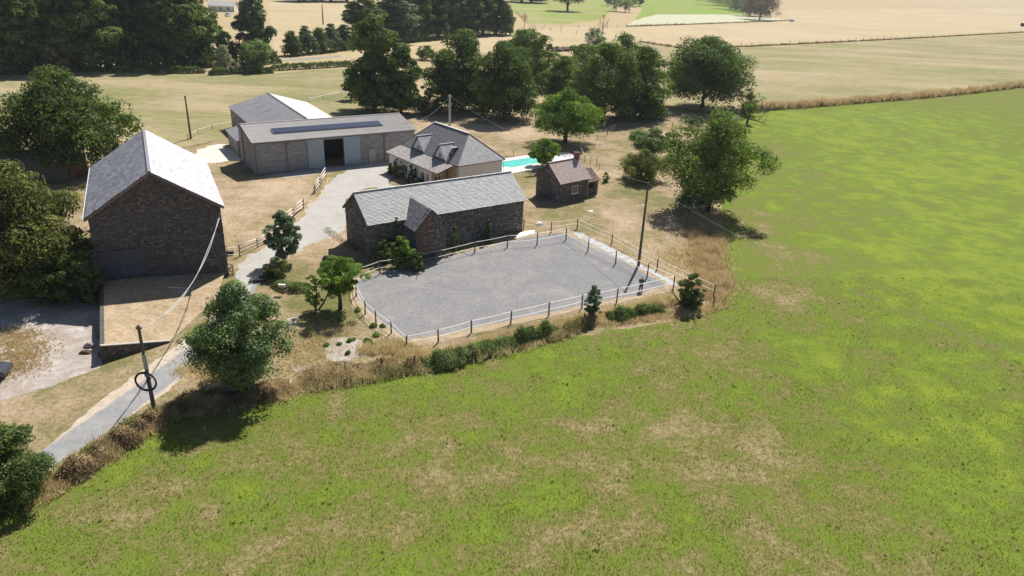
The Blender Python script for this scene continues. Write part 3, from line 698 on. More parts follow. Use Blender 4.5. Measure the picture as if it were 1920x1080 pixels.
window(h2, (0, 0), (0, -1), (-1, 0), 2.5, 4.0, 1.8, 3.0, bars=1); window(h2, (0, 0), (0, -1), (-1, 0), 6.5, 8, 1.8, 3.0, bars=1)
corr(h2, (-4.2, -L+1.5, 3.0), (-4.2, -L+11.5, 3.0), (0.1, -L+12, 4.15), (.1, -L+1, 4.15), M_fibre_dark, 'lean_to_roof')
wallbox(h2, [(-3.9, -L+11), (-3.9, -L+2)], 0, [(9, 2.9), (0, 2.9)], .15, M_joint, 'lean_to_wall')
wallbox(h2, [(-3.9, -L+2), (0, -L+2)], 0, [(3.9, 3.9), (0, 2.9)], .15, M_joint, 'lean_to_wall')

# ================================================================== stone stable beside the arena
F = Frame(-17.3, 80.93, 34.69); W, D, he, hr, o_ = 22.33, 7.41, 4.61, 7.33, .3
FS = F
st = building('stone_stable', F, 'long stone outbuilding with lichen slate roof and gabled porch beside the arena', 'barn')
sl_ = (hr-he)/(D/2); ze = he-o_*sl_
gz = lambda u: he+(hr-he)*(1-abs(u-D/2)/(D/2))
wdz = [(2.0, 3.1, 0, 2.1)]; wu = ux(F, 885, 0, 1.8)
wall_with_holes(st, (0, 0), (W, 0), 0, he-.02, [(2.0, 3.1, 0, 2.1)], .45, M_mortar)
wallbox(st, [(0, D), (0, .46)], 0, [(D-.46, gz(D-.46)), (D/2, hr-.02), (0, he-.02)], .45, M_mortar)
wallbox(st, [(W, .46), (W, D)], 0, [(D-.46, he-.02), (D/2-.46, hr-.02), (0, gz(.46))], .45, M_mortar)
wallbox(st, [(W-.46, D), (.46, D)], 0, [(W-.92, he-.02), (0, he-.02)], .45, M_mortar)
wl = lambda u, z: (1.0-z/2.2)*max(0, 1-abs(u-13.2)/2.8)*1.4
wall_stones(st, (0, 0), (W, 0), 0, lambda u: he-.08, M_stone_b, M_limewash, seed=41, row=.17, size=(.2, .5), openings=[(2.0, 3.1, 0, 2.1), (wu-.45, wu+.45, 1.5, 2.7)], red=wl)
for ob in st.children:
    if ob.get('label'): ob['label'] = 'whitewashed stones low on the long wall'
wall_stones(st, (0, D), (0, 0), 0, lambda u: gz(D-u)-.1, M_stone_b, seed=42, row=.17, size=(.2, .5), openings=[(4.6, 5.6, 0, 2.1)])
wall_stones(st, (W, 0), (W, D), 0, lambda u: gz(u)-.1, M_stone_b, seed=43, row=.2, size=(.25, .55))
mb = MB(); mb.box(wu-.4, wu+.4, -.03, -.005, 1.52, 2.68); mb.build('shutter', M_wood, st)
mb = MB(); mb.box(-.03, -.005, D-5.55, D-4.65, .02, 2.08); mb.build('door', M_woodblue, st)
mb = MB(); mb.box(2.02, 3.08, .3, .36, 0, 2.08); mb.build('door', M_dark, st)  # dark panel in the open doorway, its colour stands for the shade inside
for s in (0, 1):
    y0, y1 = (-o_, D/2) if s == 0 else (D+o_, D/2)
    roofslab(st, (-o_, y0, ze), (W+o_, y0, ze), (W+o_, y1, hr), (-o_, y1, hr))
    slates(st, (-o_-.04, y0, ze), (W+o_+.04, y0, ze), (W+o_+.04, y1, hr), (-o_-.04, y1, hr), M_slate_lichen, .27, .19, 44+s, jit=.02)
mb = MB()
for k in range(46):
    x = -o_+k*(W+2*o_)/46; mb.bar((x, D/2, hr+.07+rr.uniform(-.01, .02)), (x+.49, D/2, hr+.07+rr.uniform(-.01, .02)), .26, .09)
mb.build('ridge_tile', M_slate_lichen, st)['kind'] = 'stuff'
# porch
a0, a1, pv_, pe, pr = 4.54, 8.63, -3.3, 4.15, 6.3; pm_ = (a0+a1)/2; ps = (pr-pe)/((a1-a0)/2)
pg = lambda u: pe+(pr-pe)*(1-abs(u-(a1-a0)/2)/((a1-a0)/2))
wallbox(st, [(a0, 0), (a0, pv_)], 0, [(-pv_, pe), (0, pe)], .35, M_mortar, 'porch_wall'); wallbox(st, [(a1, pv_), (a1, 0)], 0, [(-pv_, pe), (0, pe)], .35, M_mortar, 'porch_wall')
wallbox(st, [(a0+.36, pv_), (a1-.36, pv_)], 0, [(a1-a0-.72, pg(.36)), ((a1-a0)/2-.36, pr-.02), (0, pg(.36))], .35, M_mortar, 'porch_wall')
wall_stones(st, (a0, 0), (a0, pv_), 0, lambda u: pe-.05, M_stone_b, seed=46, row=.16, size=(.2, .45))
wall_stones(st, (a0, pv_), (a1, pv_), 0, lambda u: pg(u)-.1, M_stone_b, M_stone_red, seed=47, row=.15, size=(.18, .42), openings=[(1.6, 2.5, 0, .7)],
            red=lambda u, z: (.75 if z > 1.2 else .35) if .12 < u < 2.1 and not (.9 < u < 1.3) else (.25 if u < 2.6 else .05))
mb = MB(); mb.box(a0+1.6, a0+2.5, pv_-.03, pv_+.02, 0, .7); mb.build('opening_shade_panel', M_dark, st)  # panel on the solid wall, painted dark as the shade of an opening
wall_stones(st, (a1, pv_), (a1, 0), 0, lambda u: pe-.05, M_stone_b, seed=48, row=.16, size=(.2, .45))
vb = (pr-he)/sl_; ve = (pe-he)/sl_
po = .22
miss = lambda x, t: (abs(x-.9-2.2*0) < .001) or (.3 < x < .62 and .50 < t < .95) or (.35 < x < .6 and .15 < t < .28) or (.75 < x < 1.0 and .05 < t < .16)
roofslab(st, (a0-po, pv_-.2, pe-po*ps), (a0-po, ve+.2, pe-po*ps), (pm_, vb, pr), (pm_, pv_-.2, pr), .1)
roofslab(st, (a1+po, pv_-.2, pe-po*ps), (a1+po, ve+.2, pe-po*ps), (pm_, vb, pr), (pm_, pv_-.2, pr), .1)
slates(st, (a0-po, pv_-.22, pe-po*ps), (a0-po, ve+.2, pe-po*ps), (pm_, vb, pr), (pm_, pv_-.22, pr), M_slate_house, .25, .19, 49, jit=.03, miss=miss, label='darker slates of the porch roof with gaps')
slates(st, (a1+po, pv_-.22, pe-po*ps), (a1+po, ve+.2, pe-po*ps), (pm_, vb, pr), (pm_, pv_-.22, pr), M_slate_house, .25, .19, 50, jit=.03)
def onp(x, t, l=.05): u = a0-po+(pm_-a0+po)*t; return Vector((u, pv_-.22+x, pe-po*ps+(pr-pe+po*ps)*t+l))
for (x0, x1, t0, t1, mt, nm, lb) in [(.32, .6, .52, .9, M_dark, 'roof_gap_patch', 'dark patch painted as the shade in a gap of slipped slates'), (.62, .95, .42, .5, M_bluebit, 'tarp_scrap', 'blue scrap of tarp on the porch roof'), (.36, .58, .16, .27, M_redstain, 'roof_gap_patch', 'brown bare batten patch'), (.1, .9, .02, .07, M_whiterock, 'pale_slate', 'pale broken slates at the eave')]:  # the dark patch has the shade of the hole put into its colour
    mb = MB(); mb.prism([onp(x0, t0), onp(x1, t0), onp(x1, t1), onp(x0, t1)], (0, 0, .012)); mb.build(nm, mt, st)['label'] = lb

# ================================================================== small stone cottage with chimney
F = Frame(6.73, 107.0, 41.16); W, D, he, hr, o_ = 6.11, 5.49, 3.35, 5.75, .28
ct = building('stone_cottage', F, 'small stone outhouse with pinkish tiled roof, brick chimney and open side shed', 'cottage')
sl_ = (hr-he)/(D/2); ze = he-o_*sl_; gz = lambda u: he+(hr-he)*(1-abs(u-D/2)/(D/2))
wa, wb_ = ux(F, 1072, 0, 1.7), ux(F, 1083, 0, 1.7)
wall_with_holes(ct, (0, 0), (W, 0), 0, he-.02, [(wa, wb_, 1.15, 2.35)], .4, M_mortar)
wallbox(ct, [(0, D), (0, .41)], 0, [(D-.41, gz(.41)), (D/2, hr-.02), (0, he-.02)], .4, M_mortar)
wallbox(ct, [(W, .41), (W, D)], 0, [(D-.41, he-.02), (D/2-.41, hr-.02), (0, gz(.41))], .4, M_mortar)
wallbox(ct, [(W-.41, D), (.41, D)], 0, [(W-.82, he-.02), (0, he-.02)], .4, M_mortar)
wall_stones(ct, (0, 0), (W, 0), 0, lambda u: he-.08, M_stone_b, seed=61, openings=[(wa-.12, wb_+.12, 1.0, 2.5)])
wall_stones(ct, (0, D), (0, 0), 0, lambda u: gz(D-u)-.1, M_stone_b, seed=62, openings=[(2.0, 2.9, 2.6, 4.0), (2.1, 3.4, 0, 2.0)])
wall_stones(ct, (W, 0), (W, D), 0, lambda u: gz(u)-.1, M_stone_b, seed=63)
window(ct, (0, 0), (1, 0), (0, -1), wa, wb_, 1.15, 2.35, bars=1)
mb = MB(); mb.bar((wa-.15, -.08, 1.08), (wb_+.15, -.08, 1.08), .2, .1); mb.build('window_sill', M_whitepaint, ct)
mb = MB(); mb.box(-.05, .02, D-2.9, D-2.0, 2.6, 4.0); mb.build('loft_door', M_woodblue, ct)
mb = MB(); mb.box(-.05, .02, D-3.4, D-2.1, 0.02, 2.0); mb.build('door', M_woodblue, ct)
for y0, sd_ in ((-o_, 64), (D+o_, 65)):
    roofslab(ct, (-o_, y0, ze), (W+o_, y0, ze), (W+o_, D/2, hr), (-o_, D/2, hr), .1)
    slates(ct, (-o_-.03, y0, ze), (W+o_+.03, y0, ze), (W+o_+.03, D/2, hr), (-o_-.03, D/2, hr), M_tile, .24, .2, sd_, 'roof_tile', jit=.004)
mb = MB(); mb.bar((-o_, D/2, hr+.07), (W+o_, D/2, hr+.07), .24, .1); mb.build('ridge_tile', M_tile, ct)
mb = MB(); cu = 5.55; mb.box(cu, cu+.62, D/2-.35, D/2+.35, hr-.9, hr+.85); mb.box(cu-.05, cu+.67, D/2-.4, D/2+.4, hr+.85, hr+.97); ch = mb.build('chimney', M_brick, ct)
mb = MB(); mb.tube([(cu+.3, D/2, hr+.97), (cu+.3, D/2, hr+1.15)], .11, 10); mb.build('chimney_pot', M_redstain, ch)
mb = MB(); mb.tube([(W-.1, -.12, .05), (W-.1, -.12, ze)], .04, 6); mb.build('downpipe', M_zinc, ct)
# side shed
s0, s1, v0, v1, e2, r2 = W+.42, W+2.7, .3, 4.2, 2.5, 3.9; vm = (v0+v1)/2+.3
mb = MB(); mb.bar((s1-.1, v0+.1, 0), (s1-.1, v0+.1, e2), .16); mb.bar((s0-.3, v0+.1, e2-.06), (s1, v0+.1, e2-.06), .12); mb.build('shed_frame', M_wood, ct)
wallbox(ct, [(s1, v0+.3), (s1, v1)], 0, [(v1-v0-.3, e2-.3), (vm-v0-.3, r2-.15), (0, e2)], .25, M_stone_b, 'shed_wall')
wallbox(ct, [(s1-.3, v1), (s0-.4, v1)], 0, [(s1-s0+.1, e2-.2), (0, e2-.2)], .2, M_stone_b, 'shed_wall')
wall_stones(ct, (s0-.1, v0+.15), (s1-.9, v0+.15), 0, lambda u: 1.3, M_stone_b, seed=66)
for (y0, z0) in ((v0-.2, e2-.15), (v1+.2, e2-.3)):
    roofslab(ct, (s0-.42, y0, z0), (s1+.2, y0, z0), (s1+.2, vm, r2), (s0-.42, vm, r2), .1)
    slates(ct, (s0-.4, y0, z0), (s1+.22, y0, z0), (s1+.22, vm, r2), (s0-.4, vm, r2), M_tile_old, .2, .24, 67, 'old_roof_tile', jit=.05)
mb = MB()
for k in range(11): mb.bar((s0-.3+k*.27, v0-.25+rr.uniform(-.04, .04), e2-.12), (s0-.3+k*.27+rr.uniform(-.05, .2), v0+.05, e2-.02+rr.uniform(0, .08)), .09, .06)
mb.build('rafter_end', M_redstain, ct)
fe = empty('board_fence', *F.w(-.6, D-2.1), 0, F.a, 'short run of upright weathered boards beside the small cottage door', 'fence')
for k in range(8):
    q = MB(); q.box(0, .15, 0, .03, 0, 1.15+rr.uniform(-.06, .06)); ob = q.build('board', M_wood, fe); ob.location = (-k*.19, -.02*k, 0)

# ================================================================== the house
F = Frame(-9.32, 110.11, 38.92); W, L, he, hr, r0, r1, lw, lz = 9.41, 17.41, 4.31, 8.23, 3.77, 13.88, 2.86, 3.28
FO = F
hs = building('farmhouse', F, 'cream farmhouse with hipped slate roof, two dormers and a long lean-to', 'house')
wx = .35
wallbox(hs, [(wx, wx), (W-wx, wx)], 0, [(W-2*wx, he-.2), (0, he-.2)], .3, M_render)
wallbox(hs, [(W-wx, wx+.31), (W-wx, L-wx)], 0, [(L-2*wx-.31, he-.2), (0, he-.2)], .3, M_render)
wallbox(hs, [(W-wx-.31, L-wx), (wx, L-wx)], 0, [(W-2*wx-.31, he-.2), (0, he-.2)], .3, M_render)
wallbox(hs, [(wx, L-wx-.31), (wx, wx+.31)], 0, [(L-2*wx-.62, he-.2), (0, he-.2)], .3, M_ochre)
c00, c10, c11, c01 = (0, 0, he), (W, 0, he), (W, L, he), (0, L, he); q0, q1 = (W/2, r0, hr), (W/2, r1, hr)
mb = MB(); mb.add([c00, c10, c11, c01, q0, q1], [(0, 1, 4), (1, 2, 5, 4), (2, 3, 5), (3, 0, 4, 5)]); mb.add([(x, y, z-.14) for x, y, z in (c00, c10, c11, c01)], [(0, 3, 2, 1)])
mb.add([c00, c10, c11, c01]+[(x, y, z-.14) for x, y, z in (c00, c10, c11, c01)], [(0, 4, 5, 1), (1, 5, 6, 2), (2, 6, 7, 3), (3, 7, 4, 0)]); mb.build('roof', M_roofside, hs)
slates(hs, c01, c00, q0, q1, M_slate_house, .24, .2, 71, jit=.004); slates(hs, c11, c10, q0, q1, M_slate_house, .24, .2, 72)
slates(hs, c00, c10, q0, q0, M_slate_hip, .24, .2, 73, jit=.012, label='paler worn slates of the hipped end'); slates(hs, c11, c01, q1, q1, M_slate_hip, .24, .2, 74)
mb = MB(); mb.bar((W/2, r0-.1, hr+.07), (W/2, r1+.1, hr+.07), .28, .09); mb.build('ridge_cap', M_zinc, hs)
mb = MB()
for e, q in ((c00, q0), (c10, q0), (c11, q1), (c01, q1)): mb.bar(Vector(e)+Vector((0, 0, .07)), Vector(q)+Vector((0, 0, .07)), .16, .06)
mb.build('hip_cap', M_slate_house, hs)
# lean-to
vl0, vl1 = 1.0, L-.1; ui = -lw+.35
lean_z = lambda u: lz+(he-.12-lz)*(u+lw+.15)/(lw+.15)
roofslab(hs, (-lw-.15, vl1, lz), (-lw-.15, vl0, lz), (-.02, vl0, he-.12), (-.02, vl1, he-.12), .14)
slates(hs, (-lw-.18, vl1, lz), (-lw-.18, vl0, lz), (-.02, vl0, he-.12), (-.02, vl1, he-.12), M_slate_lean, .3, .22, 75, jit=.012, label='paler brownish slates of the lean-to')
V = lambda px, z=1.4: vx(F, ui, px, z)
tot = (L-.5)-3.4; p0 = (ui, L-.5)
def uu(px, z=1.4): return max(.05, min(tot-.1, (L-.5)-V(px, z)))
op = [(uu(738), uu(745), .9, 2.2, 'win'), (uu(756), uu(764), .9, 2.1, 'win'), (uu(777.5), uu(782), 1.0, 2.3, 'win'), (uu(790), uu(796), .5, 2.3, 'win'), (uu(800), uu(803.5), .02, 2.2, 'door')]
wall_with_holes(hs, p0, (ui, 3.4), 0, lz-.1, [q[:4] for q in op], .25, M_render, 'lean_to_wall')
for a, b, z0, z1, k in op:
    if k == 'win': window(hs, p0, (0, -1), (-1, 0), a, b, z0, z1, bars=1)
    else:
        mb = MB(); mb.box(ui+.08, ui+.14, p0[1]-b, p0[1]-a, z0, z1); mb.build('door', M_redstain, hs)['label'] = 'dark red door'
wallbox(hs, [(ui, 3.38), (.0, 3.38)], 0, [(-ui, he-.5), (0, lz-.15)], .2, M_ochre, 'porch_wall')
window(hs, (ui, 3.38), (1, 0), (0, -1), .25, 1.6, .1, 2.2, bars=1, frame=M_whitepaint, name='glazed_door')
mb = MB(); mb.bar((-lw+.15, 1.2, 0), (-lw+.15, 1.2, lz-.12), .14); mb.build('porch_post', M_wood, hs)
wallbox(hs, [(ui, L-.25), (ui, L-.5)], 0, [(.25, lz), (0, lz)], .2, M_render, 'lean_to_wall')
mb = MB(); mb.tube([(-lw-.25, vl0, lz-.05), (-lw-.25, vl1, lz-.05)], .07, 6); mb.build('gutter', M_wood, hs)
for (x, y) in ((W-.15, .2), (.3, .2)):
    mb = MB(); mb.tube([(x, y, 0), (x, y, he-.1)], .05, 6); mb.build('downpipe', M_zinc if x > 2 else M_wood, hs)
for pa, pb in ((773, 796), (813, 837)):
    va = vx(F, .1, pa, he+.1); vb_ = vx(F, .1, pb, he+.1); lo, hi = min(va, vb_), max(va, vb_); hw = (hi-lo)/2; vm = (lo+hi)/2; rz = he+.15+hw*1.15
    sr = (hr-he)/(W/2); ur = (rz-he)/sr
    d = MB(); d.prism([(.15, lo+.12, he+.1), (.15, hi-.12, he+.1), (.15, vm, rz-.15)], (.12, 0, 0)); dm_ = d.build('dormer', M_whitepaint, hs)
    window(dm_, (.15, hi), (0, -1), (-1, 0), hw-.3, hw+.3, he+.25, he+.95, bars=0)
    for y in (lo, hi):
        roofslab(dm_, (-.1, y, he+.1), (.02, y, he+.1), (ur, vm, rz), (-.1, vm, rz), .08, M_roofside, 'dormer_roof')
        slates(dm_, (-.12, y, he+.12), (.05, y, he+.12), (ur, vm, rz), (-.12, vm, rz), M_slate_hip, .24, .2, 80, 'dormer_slate', jit=.01)
    z_ = MB(); z_.bar((-.12, vm, rz+.07), (ur, vm, rz+.07), .18, .07); z_.build('dormer_ridge', M_zinc, dm_)
vk = vx(F, 1.7, 851, he+1.4); sr = (hr-he)/(W/2)
k = MB(); f_ = lambda u, v, l=0: (u, v, he+sr*u+.1+l)
for a, b in [((1.1, vk-.4), (2.3, vk-.4)), ((2.3, vk-.4), (2.3, vk+.4)), ((2.3, vk+.4), (1.1, vk+.4)), ((1.1, vk+.4), (1.1, vk-.4))]: k.bar(f_(*a), f_(*b), .1, .14)
sk = k.build('roof_window', M_dark, hs)
k = MB(); a, b, c, d = f_(2.25, vk-.4, .1), f_(2.25, vk+.4, .1), (1.2, vk+.4, he+sr*1.2+1.05), (1.2, vk-.4, he+sr*1.2+1.05); k.prism([a, b, c, d], (0, 0, .04)); k.build('open_sash', M_alu, sk)

# ================================================================== far buildings, van
x, y = G(-8, 338); ls = empty('long_shed', x, y, 0, R(6), 'long low shed with dark wall, half hidden behind the big left trees', 'shed')
wallbox(ls, [(-11, 0), (11, 0)], 0, [(22, 2.8), (0, 2.8)], .2, M_roofside); wallbox(ls, [(11, 0), (11, 6)], 0, [(6, 2.8), (3, 3.9), (0, 2.8)], .2, M_rust); wallbox(ls, [(-11, 6), (-11, 0)], 0, [(6, 2.8), (3, 3.9), (0, 2.8)], .2, M_rust)
corr(ls, (-11.4, -.4, 2.65), (11.4, -.4, 2.65), (11.4, 3, 4), (-11.4, 3, 4), M_fibre_dark); corr(ls, (-11.4, 6.4, 2.65), (11.4, 6.4, 2.65), (11.4, 3, 4), (-11.4, 3, 4), M_fibre_dark)
x, y = G(418, 22); fh = empty('far_bungalow', x, y, 0, 0, 'far pale roofed bungalow glimpsed between the tall trees at the top left', 'house')
wallbox(fh, [(-9, 0), (7, 0)], 0, [(16, 3.6), (0, 3.6)], .3, M_render); wallbox(fh, [(7, 0), (7, 9)], 0, [(9, 3.6), (4.5, 6), (0, 3.6)], .3, M_render); wallbox(fh, [(-9, 9), (-9, 0)], 0, [(9, 3.6), (4.5, 6), (0, 3.6)], .3, M_render)
corr(fh, (-9.5, -.5, 3.4), (7.5, -.5, 3.4), (7.5, 4.5, 6.2), (-9.5, 4.5, 6.2), M_fibre_pale, wave=.5, amp=.06); corr(fh, (-9.5, 9.5, 3.4), (7.5, 9.5, 3.4), (7.5, 4.5, 6.2), (-9.5, 4.5, 6.2), M_fibre_pale, wave=.5, amp=.06)
for k in (-6, -2, 3): window(fh, (0, 0), (1, 0), (0, -1), k, k+1.4, 1.2, 2.6)
def vehicle(name, px, py, rz, body, label, cat, van=True, scale=1.0, paint=M_whitepaint):
    x, y = G(px, py); e = empty(name, x, y, .0, R(rz), label, cat); e.scale = (scale,)*3
    if van: prof = [(-2.4, .35), (2.3, .35), (2.45, .75), (2.3, 1.1), (1.75, 1.25), (1.15, 2.05), (.9, 2.15), (-2.3, 2.15), (-2.42, 1.9)]
    else: prof = [(-2.1, .35), (2.05, .35), (2.15, .6), (2.05, .82), (1.1, .95), (.45, 1.42), (-1.0, 1.45), (-1.75, 1.05), (-2.1, .98)]
    b = bmesh.new(); w_ = .9
    vs = [b.verts.new((u, s*w_*(.86 if z > 1.2 else 1), z)) for s in (-1, 1) for u, z in prof]; n = len(prof)
    b.faces.new(vs[:n]); b.faces.new(vs[n:][::-1])
    for i in range(n): b.faces.new((vs[i], vs[n+i], vs[n+(i+1) % n], vs[(i+1) % n]))
    bmesh.ops.recalc_face_normals(b, faces=b.faces); bmesh.ops.bevel(b, geom=b.edges[:], offset=.06, segments=2, affect='EDGES')
    me = bpy.data.meshes.new('body'); b.to_mesh(me); b.free(); obj('body', me, paint, e)
    for sx in (-1.4, 1.4):
        for s in (-1, 1):
            q = MB(); q.tube([(0, -.11, 0), (0, .11, 0)], .34, 16); o = q.build('wheel', M_black, e); o.location = (sx, s*.85, .34)
            q = MB(); q.tube([(0, s*.10, 0), (0, s*.13, 0)], .2, 12); q.build('rim', M_metal, o)
    q = MB()
    if van:
        q.prism([(1.79, -.78, 1.3), (1.79, .78, 1.3), (1.23, .72, 2.0), (1.23, -.72, 2.0)], (.03, 0, .02)); q.build('windscreen', M_glass, e)
        for s in (-1, 1):
            q = MB(); q.prism([(.2, s*.91, 1.25), (1.6, s*.91, 1.25), (1.2, s*.85, 1.9), (.2, s*.85, 1.9)], (0, s*.02, 0)); q.build('side_window', M_glass, e)
    else:
        q.prism([(1.08, -.76, 1.0), (1.08, .76, 1.0), (.5, .7, 1.38), (.5, -.7, 1.38)], (.03, 0, .02)); q.build('windscreen', M_glass, e)
        q = MB(); q.prism([(-1.72, -.76, 1.1), (-1.72, .76, 1.1), (-1.06, .7, 1.42), (-1.06, -.7, 1.42)], (-.03, 0, .02)); q.build('rear_window', M_glass, e)
        for s in (-1, 1):
            q = MB(); q.prism([(-1.3, s*.905, 1.0), (.9, s*.905, 1.0), (.4, s*.80, 1.36), (-.95, s*.80, 1.36)], (0, s*.02, 0)); q.build('side_window', M_glass, e)
    return e
vehicle('parked_van', 428, 31, -100, None, 'small white van parked far off before the pale roofed bungalow', 'van')
M_darkcar = mk('dark_car_paint', (.05, .055, .07), (.07, .075, .09), 1, .3, .6)
vehicle('parked_car', -33, 707, 12, None, 'dark car nosing in at the left edge of the concrete yard', 'car', False, paint=M_darkcar)
# ================================================================== vegetation generators
def leaves(cs, ns, size, rng, aspect=.6, jitter=.9, cvb=None):
    """leaf quads at centres cs with preferred normals ns"""
    n = len(cs); nn = ns+rng.normal(0, jitter*.5, (n, 3)); nn /= np.linalg.norm(nn, axis=1)[:, None]+1e-9
    r = rng.normal(0, 1, (n, 3)); a = np.cross(nn, r); a /= np.linalg.norm(a, axis=1)[:, None]+1e-9; b = np.cross(nn, a)
    s = size*rng.uniform(.6, 1.35, n)[:, None]
    v = np.empty((n, 4, 3)); v[:, 0] = cs-a*s*.5; v[:, 1] = cs-b*s*aspect*.5+nn*s*.08; v[:, 2] = cs+a*s*.5; v[:, 3] = cs+b*s*aspect*.5+nn*s*.08
    f = np.arange(n*4, dtype=np.int32).reshape(n, 4)
    cv = rng.uniform(0, 1, n) if cvb is None else np.clip(cvb+rng.uniform(-.3, .3, n), 0, 1)
    return v.reshape(-1, 3), f, np.repeat(cv, 4)
PROF = {
    'round': lambda t: np.sqrt(np.clip(1-(2*t-1)**2, 0, 1))**.8,
    'dome': lambda t: np.where(t < .3, .82+.6*t, np.sqrt(np.clip(1-((t-.3)/.7)**2, 0, 1))),
    'ovate': lambda t: np.sin(np.pi*np.clip(t, 0, 1)**.75)**.7,
    'cone': lambda t: np.clip((1-t)**.75*1.0, 0, 1)*np.clip(t*8+.5, 0, 1),
    'column': lambda t: np.clip(np.minimum(1, (1-t)*3.2), 0, 1)**.6*(.85+.15*np.sin(t*9)),
}
def crown_mesh(name, H, W, base, shape, nclump, nleaf, leaf, seed, rough=.12, crad=None, droop=0, inner=.22, mat=None, jitter=.6):
    rng = np.random.RandomState(seed); h0 = H*base; ch = H-h0; nclump = int(nclump*1.6)+30
    far = min(1, H/16.)*(leaf > .26); leaf = leaf*(1+.12*far); nleaf = int(nleaf*(1.55 if leaf > .26 else 1.25)); rc_k = 1
    rc = crad or (.15 if H < 8 else .165)*W
    if H < 5: rough = min(rough, .1)
    nL = 22 if H < 12 else 26
    tl = (np.arange(nL)+rng.uniform(.2, .8, nL))/nL; tl = tl**1.15; pl_ = PROF[shape](tl)
    tha = np.arange(nL)*2.39996+rng.uniform(-.4, .4, nL)
    rl = W*rng.uniform(.18, .28, nL)*(.55+.45*pl_)*1.0*(1+rough*rng.uniform(-.5, .6, nL)*.6)
    rad = np.maximum(pl_*W/2*(1+rough*rng.uniform(-.9, .45, nL))*1.04-rl*.95, 0)
    zl = h0+rl*.55+tl*(ch-rl*1.35)
    Lc = np.stack([np.cos(tha)*rad, np.sin(tha)*rad, zl], 1); Lc = np.vstack([Lc, [[0, 0, h0+ch*.42], [0, 0, h0+ch*.2]]]); rl = np.r_[rl, W*.3, W*.3]
    wgt = rl**2; ii = rng.choice(len(Lc), nclump, p=wgt/wgt.sum()); dd = rng.normal(0, 1, (nclump, 3)); dd[:, 2] = dd[:, 2]*.9+.25; dd /= np.linalg.norm(dd, axis=1)[:, None]
    rc = rc*.72; c = Lc[ii]+dd*(np.maximum(rl[ii]-rc*.8, .02)*rng.uniform(.75, 1.05, nclump))[:, None]*np.array([1, 1, .85])
    rq_ = np.percentile(np.hypot(c[:, 0], c[:, 1]), 87); c[:, :2] *= (W/2-rc*.75)/rq_
    zt = np.percentile(c[:, 2], 98); zb_ = np.percentile(c[:, 2], 2); c[:, 2] = (h0+rc*.7)+(c[:, 2]-zb_)*(H-rc*.9-h0-rc*.7)/max(zt-zb_, .1)
    c[:, 2] = np.clip(c[:, 2], h0*.6+rc*.4, H-rc*.7)
    # cap clumps at top
    cr = rc*rng.uniform(.6, 1.25, len(c)); cvc = rng.uniform(.15, .85, len(c))
    idx = rng.randint(0, len(c), nleaf)
    d = rng.normal(0, 1, (nleaf, 3)); d[:, 2] = d[:, 2]*.9+.6; d /= np.linalg.norm(d, axis=1)[:, None]
    q = c[idx]+d*(cr[idx]*(rng.uniform(.25, 1., nleaf)**.33*1.04))[:, None]*np.array([1.1, 1.1, .8])
    if droop: q[:, 2] -= droop*np.maximum(0, np.hypot(q[:, 0], q[:, 1])/(W/2)-.3)*rng.uniform(.2, 1.6, nleaf)*rng.uniform(0, 1, nleaf)
    q[:, 2] = np.maximum(q[:, 2], .05)
    v, f, cv = leaves(q, d, leaf, rng, jitter=jitter, cvb=cvc[idx])
    me = mesh(name, v, f, {'cv': cv}); me.materials.append(mat)
    return me, c
def trunk_mesh(name, H, base, c, r, seed, nl=7, mat=None, lean=.0, stems=1):
    rng = random.Random(seed); mb = MB(); top = H*(base+(1-base)*.6)
    for s in range(stems):
        a = rng.uniform(0, 6.28); ox, oy = (rng.uniform(.2, .6)*math.cos(a), rng.uniform(.2, .6)*math.sin(a)) if stems > 1 else (0, 0)
        pts = [(ox*.3, oy*.3, -.1)]+[(ox*(1+k)+rng.uniform(-.03, .03)*H*k/3, oy*(1+k)+rng.uniform(-.03, .03)*H*k/3, top*k/4) for k in range(1, 5)]
        mb.tube(pts, [r*1.25, r*.95, r*.8, r*.55, r*.2], 8, .5)
    for k in range(nl):
        q = c[rng.randrange(len(c))]; z0 = max(H*base*.7, min(q[2]*.6, top)); z0 = rng.uniform(.5, 1)*z0
        m = (q[0]*.45, q[1]*.45, (z0+q[2])/2+H*.03)
        mb.tube([(0, 0, z0), m, tuple(q)], [r*.42, r*.28, r*.08], 5, .5)
    me = mb.me(name, True); me.materials.append(mat or M_bark); return me
def plant(name, x, y, H, W, mat, label, cat, shape='dome', base=.12, ncl=70, nl=9000, leaf=.3, seed=1, tr=None, group=None, **k):
    e = empty(name, x, y, 0, 0, label, cat, group)
    stems = k.pop('stems', 1); limbs = k.pop('limbs', 8); bark = k.pop('bark', None)
    cm, c = crown_mesh('crown', H, W, base, shape, ncl, nl, leaf, seed, mat=mat, **k); obj('crown' if 'shrub' not in name else 'foliage', cm, None, e)
    tm = trunk_mesh('trunk', H, base, c, tr or max(.05, H*.022), seed, limbs, bark, stems=stems); obj('trunk' if 'shrub' not in name else 'stems', tm, None, e)
    return e
def dims(px, py, ty, w):
    H = ZH(px, py, ty); a = G(px-w/2, py); b = G(px+w/2, py); return G(px, py), H, math.dist(a, b)
def T(name, px, py, ty, w, mat, label, cat='tree', **k):
    (x, y), H, W = dims(px, py, ty, w); H = k.pop('H', H); W = k.pop('W', W); return plant(name, x, y, H, W, mat, label, cat, **k)

